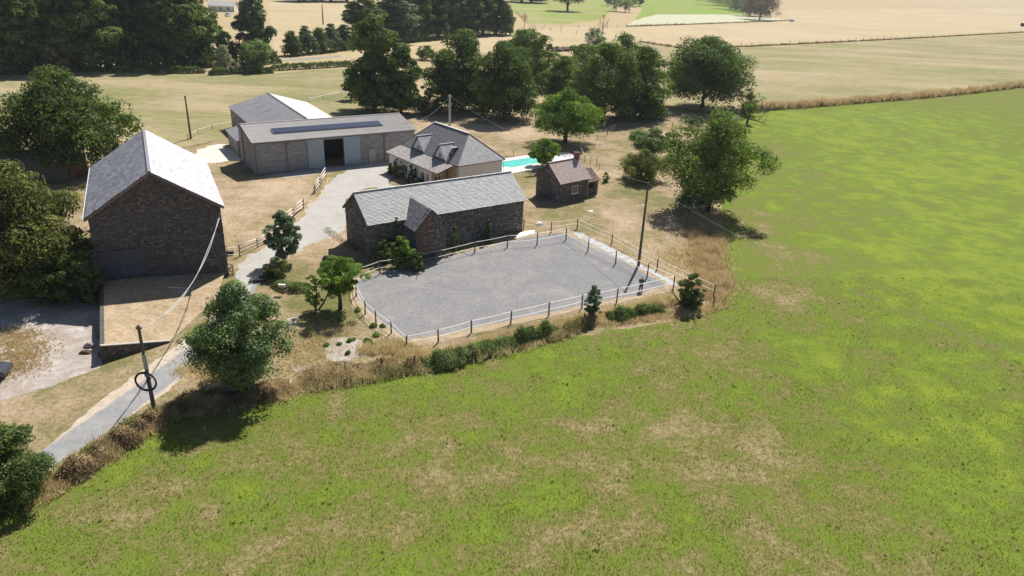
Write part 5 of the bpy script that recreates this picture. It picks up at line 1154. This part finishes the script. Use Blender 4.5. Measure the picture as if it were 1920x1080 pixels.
dryg([(60, 935), (110, 905), (200, 850), (300, 782), (360, 765), (540, 735)], 1.8, 12000, 307, .5, 'dry grass below the lane scrub')
dryg([(1420, 206), (1500, 201), (1600, 193), (1700, 185), (1800, 176), (1900, 164), (2000, 154)], 2.2, 13000, 308, 1.7, 'long dry grass strip between the mown meadow and the pasture', .18)
hedge('bramble_hedge', W2((1430, 207), (1530, 200), (1640, 191), (1740, 183), (1830, 174), (1920, 163), (2000, 153)), 1.3, 1.6, L_dryb, 'brown brambles running through the long dry grass strip', 'bramble', 2600, .35, 309, .5)
hedge('bramble_hedge', W2((1345, 213), (1400, 212), (1440, 208)), 1.6, 2.2, L_purple, 'grey brown scrub at the left end of the dry grass strip', 'bramble', 1500, .35, 310, .4)
dryg([(1120, 606), (1190, 600), (1250, 592), (1300, 588), (1345, 574)], 1.5, 5500, 318, .4, 'low straw and weeds covering the foot of the bank below the round bush')
dryg([(830, 682), (900, 663), (980, 644), (1060, 622)], 1.8, 6500, 316, .75, 'straw stems poking through the bramble bank')
dryg([(150, 882), (220, 836), (300, 780)], 1.4, 2500, 317, .8, 'straw stems poking through the lane scrub')
dryg([(350, 690), (410, 700), (440, 735)], 2.0, 4000, 311, .3, 'short dry grass beside the lane bend')
dryg([(640, 612), (590, 640), (560, 690)], 4, 3500, 312, .22, 'mixed dry grass round the concrete slab')
dryg([(1200, 79), (1290, 93), (1500, 83), (1700, 73), (1920, 61)], 1.2, 5000, 313, .9, 'dark grass line along the far field fence', .3, L_dryb)
dryg([(1175, 50), (1300, 46), (1480, 39)], 1.0, 2500, 314, .9, 'grass line below the pale far meadow', .35, L_dryb)
# ================================================================== pool
pl = empty('swimming_pool', *G(985, 308), 0, 0, 'turquoise swimming pool with wide white stone edge behind the farmhouse', 'swimming pool')
px0, py0 = G(985, 308)
def lp3(pts, z): return [(x-px0, y-py0, z) for x, y in P2(pts)]
mb = MB(); mb.prism(lp3([(915, 335), (915, 305), (942, 299), (1000, 290), (1050, 286), (1068, 287), (1078, 294), (1072, 302), (1022, 313), (960, 326)], .0), (0, 0, .10)); mb.build('paving', M_pool_deck, pl)
mb = MB(); mb.prism(lp3([(938, 314), (940, 304), (1005, 295), (1030, 292.5), (1040, 295), (1036, 302), (1018, 306), (960, 316)], .10), (0, 0, .012)); mb.build('water', M_water, pl)
mb = MB(); q = lp3([(938, 314), (940, 304), (1005, 295), (1030, 292.5), (1040, 295), (1036, 302), (1018, 306), (960, 316)], .13)
for i in range(len(q)): mb.bar(q[i], q[(i+1) % len(q)], .3, .07)
mb.build('coping', M_pool_deck, pl)
x, y = G(1003, 330); lg = empty('sun_lounger', x, y, 0, R(20), 'folding garden lounger on the lawn left of the cottage', 'lounger')
mb = MB(); mb.box(-.9, .5, -.3, .3, .35, .41); mb.build('seat', M_wood, lg); mb = MB(); mb.prism([(-.9, -.3, .38), (-.9, .3, .38), (-1.5, .3, .95), (-1.5, -.3, .95)], (.05, 0, .03)); mb.build('backrest', M_wood, lg)
for a in (-.8, .4):
    for b in (-.27, .27): mb = MB(); mb.bar((a, b, 0), (a, b, .37), .04); mb.build('leg', M_wood, lg)
# ================================================================== poles and cables
def pole(name, bx, by, ty, r, mat, label, conc=False):
    (x, y) = G(bx, by); H = ZH(bx, by, ty); e = empty(name, x, y, 0, 0, label, 'utility pole'); mb = MB()
    mb.tube([(0, 0, -.1), (0, 0, H*.5), (0, 0, H)], [r*1.25, r, r*.75], 10); mb.build('shaft', mat, e)
    for s in (-.3, .3) if conc else (-.18, .18):
        mb = MB(); mb.bar((0, 0, H-.35), (s, 0, H-.3), .05); mb.tube([(s, 0, H-.3), (s, 0, H-.12)], [.05, .04], 8); mb.build('insulator', M_rope if conc else M_black, e)
    return Vector((x, y, H)), e
pR, eR = pole('utility_pole', 1197, 498, 342, .15, M_postwood, 'tall wooden pole beside the right side of the arena')
pL, eL = pole('utility_pole', 290, 772, 610, .14, M_postwood, 'wooden pole with cable coil beside the lane')
pC, eC = pole('utility_pole', 843, 262, 178, .24, M_concrete, 'pale concrete pole behind the farmhouse', True)
pF, eF = pole('utility_pole', 358, 260, 180, .17, M_postwood, 'thin dark pole on the field behind the tall stone barn')
pG, eG = pole('utility_pole', 606, 46, 8, .3, M_postwood, 'far thin pole standing in the pale field')
mb = MB(); q = pL-Vector((pL.x, pL.y, 0)); mb.tube([(0, 0, 3.9), (0, 0, 5.2)], [.17, .165], 10); mb.build('sleeve', M_metal, eL)
mb = MB(); mb.box(-.12, .12, -.22, -.12, 3.3, 3.7); mb.build('joint_box', M_bluebit, eL)
ccz = ZH(290, 772, 713); cl = empty('cable_coil', pL.x-.12, pL.y-.22, ccz, 0, 'black ring of coiled cable hung on the pole beside the lane', 'cable coil')
mb = MB(); rq = random.Random(8)
for k in range(9):
    ra = .80+rq.uniform(-.06, .07); oy = rq.uniform(-.05, .05); ph = rq.uniform(0, 6.3); dx, dz = rq.uniform(-.03, .03), rq.uniform(-.04, .04)
    pts = [(dx+ra*math.cos(t*math.pi/18), oy+.02*math.sin(3*t*math.pi/18+ph), dz+ra*(1+.03*math.sin(2*t*math.pi/18+ph))*math.sin(t*math.pi/18)) for t in range(37)]
    mb.tube(pts, .033, 6, caps=False)
mb.build('loops', M_black, cl)
mb = MB()
for k in range(3): mb.tube([(-.5+k*.3, 0, -.6+k*.1), (.1, -.08, .1*k), (.55, 0, .4)], .015, 5)
mb.tube([(-.55, 0, -.6), (-.75, -.1, -1.1), (-.6, -.1, -1.5)], .015, 5); mb.build('loose_end', M_black, cl)
def cable(name, a, b, sag, r, mat, label, n=24, strands=1):
    mb = MB(); a = Vector(a); b = Vector(b)
    for s in range(strands):
        pts = []
        for i in range(n+1):
            t = i/n; p = a.lerp(b, t)-Vector((0, 0, sag*(1+.06*s)*4*t*(1-t))); ph = s*3.1+t*14
            if strands > 1: p += Vector((.05*math.cos(ph), .05*math.sin(ph), 0))
            pts.append(p)
        mb.tube(pts, r, 5)
    o = mb.build(name, mat); tag(o, label, 'cable'); return o
bc = FB.w(12.44, -.1); bz = 7.6
cable('overhead_cable', (bc[0], bc[1], bz), pL-Vector((0, 0, .3)), 2.4, .03, M_cable, 'twisted pair of grey cables sagging from the barn corner to the lane pole', strands=2)
g = G(2050, 735, 8.0); cable('overhead_cable', pR-Vector((0, 0, .1)), (*g, 9.0), 1.6, .013, M_cabledk, 'thin overhead cable running out over the bright pasture from the arena pole', 40)
cable('overhead_cable', pC-Vector((0, 0, .2)), pR-Vector((0, 0, .1)), 1.6, .022, M_cabledk, 'thin cable from the concrete pole over the cottage to the arena pole', 40)
hh = FH.w(27.5, 2.); cable('overhead_cable', pC-Vector((0, 0, .3)), (hh[0], hh[1], 6.2), 1.3, .03, M_cabledk, 'dark cable from the concrete pole down to the hangar end')
hh2 = FH.w(3.0, -.2); 
# ================================================================== fences
def ptop(bx, by, ty): x, y = G(bx, by); return Vector((x, y, ZH(bx, by, ty)))
def tape_fence(name, posts, label, hs=(1., .52), closed=False, mat=M_postwood, r=.075, tape=M_rope, tr=.029, cat='fence', skip=()):
    P = [ptop(*p) for p in posts]; o0 = P[0]; e = empty(name, o0.x, o0.y, 0, 0, label, cat); rq = random.Random(len(posts))
    for i, p in enumerate(P):
        H = min(max(p.z, 1.15), 1.75); p.z = H; q = MB(); l = rq.uniform(-.05, .05)
        q.tube([(0, 0, -.1), (l*.5, 0, H*.5), (l, l, H)], [r*1.1, r, r*.9], 8); ob = q.build('post', mat, e); ob.location = (p.x-o0.x, p.y-o0.y, 0)
    n = len(P)
    for i in range(n if closed else n-1):
        if i in skip: continue
        a, b = P[i], P[(i+1) % n]
        for h in hs:
            q = MB(); za, zb = a.z*h-.06, b.z*h-.06; m = 8; pv2 = []
            dd = Vector((b.x-a.x, b.y-a.y)).normalized(); sx, sy = -dd.y*tr*1.4, dd.x*tr*1.4
            if sy > 0: sx, sy = -sx, -sy
            for t in range(m+1):
                px_, py_, pz_ = (a.x+(b.x-a.x)*t/m)-o0.x, (a.y+(b.y-a.y)*t/m)-o0.y, za+(zb-za)*t/m-.06*4*(t/m)*(1-t/m)
                pv2 += [(px_+sx, py_+sy, pz_-tr*.35), (px_-sx, py_-sy, pz_+tr*.35)]
            q.add(pv2, [(2*t, 2*t+2, 2*t+3, 2*t+1) for t in range(m)]); q.build('tape', tape, e)
    return e
tape_fence('paddock_fence', [(762, 650, 629), (822, 642, 617), (884, 624, 600), (957.5, 607, 583), (1029, 592, 566), (1091, 577, 552), (1156, 567, 540), (1262, 543, 512), (1213, 520, 493), (1154, 495, 468), (1102, 471, 444), (1061, 450, 424),
    (1006.7, 460, 433), (951, 464, 441), (890, 474, 453), (805, 496, 473), (712, 514, 489), (662, 530, 505), (668, 556, 531), (685, 589, 564), (705, 607, 582), (734, 625, 603)], 'white tape fence on wooden posts round the grey riding arena', closed=True)
tape_fence('outer_fence', [(981.5, 430, 411), (1033, 436, 415), (1082, 429, 410), (1147, 457, 438), (1232, 505, 484), (1337, 560, 534)], 'outer white tape fence beyond the right side of the arena', hs=(1., .6), tr=.022)
tape_fence('pool_fence', [(905, 290, 278), (963, 293, 281), (1086, 284, 271), (1096, 303, 290), (1107, 306, 294), (1119, 310, 291), (1123, 318, 305)], 'thin posts and tape beyond the swimming pool', hs=(1.,), tr=.02, r=.05, skip=(1,))
tape_fence('old_stock_fence', [(648, 700, 680), (716, 694, 672), (777, 690, 667), (1094, 607, 587), (1337, 575, 556)], 'old grey posts leaning in the brambles along the pasture edge', hs=(.6,), tr=.01, tape=M_cabledk, skip=(2, 3))
def field_fence(name, pl, n, h, label, r=.12, wire=True):
    P = [Vector(G(*p)) for p in pl]; seg = [(P[i+1]-P[i]).length for i in range(len(P)-1)]; tot = sum(seg); o0 = P[0]; e = empty(name, o0.x, o0.y, 0, 0, label, 'fence'); rq = random.Random(n)
    q = MB(); q.tube([(0, 0, -.1), (0, 0, h)], [r, r*.9], 6); pm = q.me('post'); pm.materials.append(M_postwood); pos = []
    for i in range(n):
        s = tot*i/(n-1); j = 0
        while j < len(seg)-1 and s > seg[j]: s -= seg[j]; j += 1
        p = P[j].lerp(P[j+1], min(1, s/seg[j])); pos.append(p); o = obj('post', pm, None, e); o.location = (p.x-o0.x+rq.uniform(-.1, .1), p.y-o0.y, rq.uniform(-.25, .1)*h); o.rotation_euler = (rq.uniform(-.05, .05), rq.uniform(-.05, .05), 0)
    if wire:
        for hh in (.9, .5):
            q = MB(); q.tube([(p.x-o0.x, p.y-o0.y, h*hh) for p in pos], .02, 4); q.build('wire', M_cabledk, e)
    return e
field_fence('field_fence', [(967, 24), (985, 42), (1005, 54), (1050, 61), (1110, 66)], 22, 2.2, 'curving post and wire fence in front of the far green meadow')
field_fence('field_fence', [(1020, 53), (1130, 54), (1175, 51), (1300, 46)], 14, 2.2, 'widely spaced posts below the far green meadow')
field_fence('field_fence', [(1190, 76), (1228, 87), (1290, 93), (1500, 83), (1700, 73), (1920, 61)], 56, 2.0, 'long fence of thin posts across the far stubble field')
field_fence('field_fence', [(1320, 213), (1395, 210), (1440, 206)], 6, 1.7, 'few posts beside the scraggy bush right of the lone dark tree', .08)
field_fence('field_fence', [(1655, 10), (1750, 16), (1920, 32)], 20, 1.8, 'far fence line dividing the pale fields at the top right')
field_fence('field_fence', [(1120, 262), (1180, 232), (1252, 238), (1310, 245)], 7, 1.5, 'low posts below the end of the back tree row', .07)
def rail_fence(name, posts, label, rails=(.95, .62, .28), mat=M_railwood, skip=()):
    P = [ptop(*p) for p in posts]; o0 = P[0]; e = empty(name, o0.x, o0.y, 0, 0, label, 'fence')
    for p in P:
        p.z = min(max(p.z, 1.2), 1.6); q = MB(); q.box(-.06, .06, -.06, .06, -.1, p.z+.05); ob = q.build('post', M_wood, e); ob.location = (p.x-o0.x, p.y-o0.y, 0)
    for i in range(len(P)-1):
        if i in skip: continue
        a, b = P[i], P[i+1]
        for h in rails:
            q = MB(); q.tube([(a.x-o0.x, a.y-o0.y-.08, a.z*h), (b.x-o0.x, b.y-o0.y-.08, b.z*h)], .062, 8); q.build('rail', mat, e, True)
    return e
rail_fence('rail_fence', [(450, 480.5, 459), (483, 464, 448), (501, 454, 439), (516, 443, 427), (531, 424, 404), (550, 407, 389), (569, 391, 372)], 'pale three rail wooden fence curving along the paddock and gravel drive')
rail_fence('rail_fence', [(590, 363, 347), (600, 349, 330), (611, 331, 310)], 'short far piece of pale rail fence ending before the blue hangar doors')
tape_fence('tape_gap', [(569, 391, 372), (590, 363, 347)], 'single thin tape closing the gap between the two rail fences', hs=(.95, .5), tr=.015)
tape_fence('thin_rail', [(427, 483, 462), (450, 480.5, 460)], 'thin rails joining the barn corner to the paddock fence', hs=(.97, .3), tr=.03, tape=M_railwood, r=.04)
x0, y0 = G(352, 261); x1, y1 = G(400, 245)
tape_fence('stock_wire', [(352, 262, 253), (372, 252, 244), (398, 243, 236), (438, 236, 229)], 'white tape fence from the field pole to the rear hangar', hs=(.9,), tr=.05, r=.05)
tape_fence('stock_wire', [(578, 191, 185), (605, 186, 180), (640, 178, 172), (690, 168, 162)], 'faint white tape fence in the meadow behind the far shed', hs=(.9, .5), tr=.06, r=.05)
# gates near the barn corner
def gate(name, px, py, w_, h, rz, label, mat=M_wood, z=0):
    x, y = G(px, py); e = empty(name, x, y, z, R(rz), label, 'gate')
    for k, zz in enumerate((.08, h*.36, h*.68, h)):
        q = MB(); q.bar((0, 0, zz), (w_, 0, zz), .05, .08); q.build('rail', mat, e)
    for u in (0, w_): q = MB(); q.bar((u, 0, 0), (u, 0, h+.05), .08); q.build('stile', mat, e)
    q = MB(); q.bar((0, -.04, .08), (w_, -.04, h), .05); q.build('brace', mat, e); q = MB(); q.bar((w_, -.05, .08), (0, -.05, h), .05); q.build('brace', mat, e)
    return e
gate('small_gate', 427, 514, .75, 1.25, -15, 'small crossed wooden gate leaning at the right corner of the big barn')
gate('field_gate', 385, 745, 4.0, 1.0, 8, 'long metal gate half hidden in the shade under the silvery tree', M_metal)
x, y = G(430, 478); tr_ = empty('water_trough', x, y, 0, R(10), 'dark trough under a bent pipe frame beside the barn corner', 'trough')
mb = MB(); mb.prism([(-.45, -.2, .1), (.45, -.2, .1), (.5, .2, .1), (-.5, .2, .1)], (0, 0, .35)); mb.build('basin', M_black, tr_)
mb = MB(); mb.tube([(-.6, 0, 1.1), (.2, 0, 1.15), (.35, 0, .9), (.5, 0, 0)], .03, 6); mb.build('frame_pipe', M_metal, tr_)
# bright small things
def rock(name, px, py, s, h, mat, label, cat='rock', seed=1, group=None):
    x, y = G(px, py); b = bmesh.new(); bmesh.ops.create_icosphere(b, subdivisions=2, radius=1); rq = random.Random(seed)
    for v in b.verts:
        k = 1+rq.uniform(-.18, .18); v.co = Vector((v.co.x*s*k, v.co.y*s*.7*k, max(-.02, v.co.z*h*k)))
    me = bpy.data.meshes.new(name); b.to_mesh(me); b.free(); o = obj(name, me, mat); o.location = (x, y, 0); tag(o, label, cat, group); return o
rock('boulder', 1011, 422, .6, .45, M_whiterock, 'white boulder between the two fences behind the arena')
rock('flat_stone', 1107, 396, .45, .08, M_whiterock, 'flat white stone lying on the lawn below the cottage', seed=2)
rock('flat_stone', 1206, 385, .25, .08, M_whiterock, 'small white stone near the tall wooden pole', seed=3)
rock('boulder', 613, 487, .55, .6, M_stone, 'grey boulder left of the stable corner', seed=4); rock('boulder', 624, 494, .5, .45, M_stone, 'lower grey rock beside the boulder near the stable corner', seed=5)
rock('rubble', 168, 650, .5, .45, M_conc, 'pale broken rubble at the foot of the retaining wall', seed=6); rock('rubble', 160, 662, .6, .3, L_dryb, 'brown heap of rubble on the concrete yard by the retaining wall', seed=7)
rock('flat_stone', 293, 627, .35, .12, M_whiterock, 'pale stone on the grass platform near the lane', seed=8); rock('flat_stone', 392, 547, .35, .14, M_whiterock, 'pale stone at the end of the low kerb before the barn', seed=9)
rock('debris_heap', 432, 276, 1.6, .5, M_earth, 'low heap of earth and rubble left of the long hangar', 'heap', 10)
for i, px in enumerate((1045, 1060, 1075, 1092, 1108)): rock('hay_heap', px, 96-i*.6, 3.2, 1.8, L_dryb, 'brown heap of old hay behind the back tree row', 'heap', 20+i, 'heaps in the far field')
rr = random.Random(3)
dryg([(5, 625), (50, 640), (30, 690), (5, 700)], 3.5, 3500, 315, .22, 'low straw clumps on the left of the concrete yard', .07)
kb = MB(); P_ = W2((318, 553), (345, 551), (375, 548), (392, 547)); kb.tube([(p[0], p[1], .9-.25*i) for i, p in enumerate(P_)], .07, 6); tag(kb.build('stone_kerb', M_whiterock), 'thin pale kerb line crossing the grass platform', 'kerb')
# plastic strip and white patch
o = sheet('drain_strip', P2([(1072, 434), (1090, 436), (1140, 461), (1190, 488), (1276, 535), (1262, 537), (1200, 502), (1150, 479), (1100, 454), (1085, 446)]), .028, M_sheet, .5, .22)
del o['kind']; tag(o, 'pale plastic strip lying along the right side of the arena', 'plastic sheet')
o = sheet('gravel_patch', P2([(966, 440), (985, 433), (1003, 432), (1004, 437), (985, 442), (970, 446)]), .024, M_pool_deck, .5, .08)
# yellow hose
pts = [(p[0], p[1], .05) for p in W2((556, 406), (566, 400), (582, 388), (597, 372), (606, 358), (613, 345), (615, 334))]
mb = MB(); mb.tube(pts, .045, 6); tag(mb.build('garden_hose', M_ropey), 'yellow hose lying along the edge of the gravel drive', 'hose')
# small pink planter
x, y = G(530, 552); e = empty('plant_stand', x, y, 0, 0, 'small pinkish tray on a stick in front of the low hedge', 'stand')
mb = MB(); mb.tube([(0, 0, 0), (0, 0, .9)], .025, 6); mb.build('stick', M_wood, e); mb = MB(); mb.prism([(-.35, -.15, .9), (.35, -.15, .9), (.42, .15, .9), (-.42, .15, .9)], (0, 0, .28)); mb.build('tray', M_railwood, e)
# log pile and white items beside the drive
x, y = G(485, 527); e = empty('log_pile', x, y, 0, R(25), 'heap of pale logs and boards beside the drive under the shrub', 'log pile')
for k in range(9):
    q = MB(); q.tube([(-.8, 0, 0), (.8, 0, 0)], .09, 7); ob = q.build('log', M_woodblue if k % 2 else M_wood, e); ob.location = (rr.uniform(-.5, .5), rr.uniform(-.4, .4), .1+.14*(k//3)); ob.rotation_euler = (0, rr.uniform(-.1, .1), rr.uniform(-.5, .5))
# white trailer-like spot in the far right field and dark shelter
x, y = G(1484, 41); e = empty('water_tank', x, y, 0, R(15), 'small white tank trailer at the corner of the pale far meadow', 'trailer')
q = MB(); q.tube([(-2, 0, 1.4), (2, 0, 1.4)], 1.0, 14); q.build('tank', M_whitepaint, e)
for s in (-1, 1): q = MB(); q.tube([(0, s*1., .45), (0, s*1.2, .45)], .45, 12); q.build('wheel', M_black, e)
q = MB(); q.bar((2, 0, .6), (4, 0, .5), .15); q.build('drawbar', M_metal, e)
x, y = G(1925, 50); e = empty('field_shelter', x, y, 0, 0, 'dark field shelter at the right edge of the far stubble', 'shelter')
q = MB(); q.box(-4, 4, 0, 4, 0, 3); q.build('wall', M_dark, e); q = MB(); q.prism([(-4.4, -.5, 3.), (4.4, -.5, 3.), (4.4, 4.5, 3.5), (-4.4, 4.5, 3.5)], (0, 0, .15)); q.build('roof', M_metal, e)

# ================================================================== air
hz = MB(); hz.box(-1500, 1500, -140, 3300, -1.5, 45); ho = hz.build('haze', None); ho['kind'] = 'stuff'; ho['label'] = 'thin summer haze over the fields'
hm = bpy.data.materials.new('haze_air'); hm.use_nodes = True; hn = hm.node_tree; hn.nodes.remove(hn.nodes['Principled BSDF'])
pvn = hn.nodes.new('ShaderNodeVolumePrincipled'); pvn.inputs['Density'].default_value = HAZE; pvn.inputs['Color'].default_value = (.82, .88, 1, 1); pvn.inputs['Anisotropy'].default_value = .3
hn.links.new(pvn.outputs[0], hn.nodes['Material Output'].inputs['Volume']); ho.data.materials.append(hm)

# ================================================================== the person
x, y = G(1201, 546); pe_ = empty('person', x, y, .02, R(0), 'person in blue top and dark trousers holding a small controller inside the arena', 'person')
def skin(name, V_, E_, Rr, mat, parent, root=0, sub=1):
    me = bpy.data.meshes.new(name); me.from_pydata(V_, E_, []); o = obj(name, me, mat, parent)
    md = o.modifiers.new('skin', 'SKIN'); md.use_smooth_shade = True
    sv = me.skin_vertices[0].data
    for i, r in enumerate(Rr): sv[i].radius = r if isinstance(r, tuple) else (r, r); sv[i].use_root = (i == root)
    o.modifiers.new('sub', 'SUBSURF').levels = sub; o.modifiers['sub'].render_levels = sub; return o
M_skin = Mat('skin', .6, .3); M_skin.col((.50, .30, .22)); M_skin = M_skin.m
M_shirt = mk('blue_shirt', (.02, .115, .19), (.035, .15, .24), 8, .9); M_trous = mk('dark_trousers', (.018, .018, .022), (.035, .034, .04), 8, .9); M_hair = mk('dark_hair', (.05, .03, .025), (.09, .06, .05), 12)
V_ = [(0, 0, .95), (0, 0, 1.15), (0, 0, 1.42), (0, -.01, 1.52), (0, -.03, 1.60), (0, -.045, 1.70),
      (.10, 0, .92), (.12, -.01, .50), (.13, .02, .09), (.14, -.13, .04), (-.10, 0, .92), (-.12, -.01, .50), (-.13, .02, .09), (-.14, -.13, .04),
      (.19, 0, 1.42), (.28, .02, 1.14), (.10, -.26, 1.08), (.05, -.33, 1.09), (-.19, 0, 1.42), (-.28, .02, 1.14), (-.10, -.26, 1.08), (-.05, -.33, 1.09)]
E2 = [(0, 1), (1, 2), (2, 3), (3, 4), (4, 5), (0, 6), (6, 7), (7, 8), (8, 9), (0, 10), (10, 11), (11, 12), (12, 13), (2, 14), (14, 15), (15, 16), (16, 17), (2, 18), (18, 19), (19, 20), (20, 21)]
Rr = [.13, .12, .13, .055, .085, .085, .085, .06, .042, .035, .085, .06, .042, .035, .055, .042, .03, .028, .055, .042, .03, .028]
skin('body', V_, E2, Rr, M_skin, pe_)
skin('shirt', [(0, 0, .94), (0, 0, 1.15), (0, 0, 1.42), (.20, 0, 1.43), (.29, .02, 1.14), (.24, -.08, 1.12), (-.20, 0, 1.43), (-.29, .02, 1.14), (-.24, -.08, 1.12)], [(0, 1), (1, 2), (2, 3), (3, 4), (4, 5), (2, 6), (6, 7), (7, 8)], [(.20, .16), (.20, .15), (.22, .16), .10, .085, .07, .10, .085, .07], M_shirt, pe_)
skin('trousers', [(0, 0, .97), (.10, 0, .88), (.12, -.01, .50), (.13, .02, .10), (-.10, 0, .88), (-.12, -.01, .50), (-.13, .02, .10)], [(0, 1), (1, 2), (2, 3), (0, 4), (4, 5), (5, 6)], [(.19, .155), .13, .105, .085, .13, .105, .085], M_trous, pe_)
skin('hair', [(0, .01, 1.63), (0, -.02, 1.73)], [(0, 1)], [.085, .09], M_hair, pe_)
for s in (-1, 1):
    q = MB(); q.prism([(s*.14-.05, .06, 0), (s*.14+.05, .06, 0), (s*.145+.045, -.2, 0), (s*.145-.045, -.2, 0)], (0, 0, .09)); q.build('shoe', M_rope, pe_)
    q = MB()
    for k in range(4): q.tube([(s*(.05-.0*k), -.34, 1.10-k*.017), (s*.03, -.385+.006*k, 1.10-k*.017), (s*.005, -.39, 1.10-k*.017)], .009, 5)
    q.tube([(s*.06, -.33, 1.12), (s*.045, -.36, 1.15)], .01, 5); q.build('fingers', M_skin, pe_)
q = MB(); q.box(-.05, .05, -.05, .05, -.012, .012); e = empty('drone_controller', x, y-.37, 1.10, 0, 'small pale remote controller held in the person\'s hands', 'controller'); q = MB(); q.box(-.09, .09, -.05, .05, 0, .035); q.build('casing', M_whitepaint, e)
q = MB(); q.box(-.05, .05, -.035, .035, .037, .042); q.build('screen', M_dark, e)
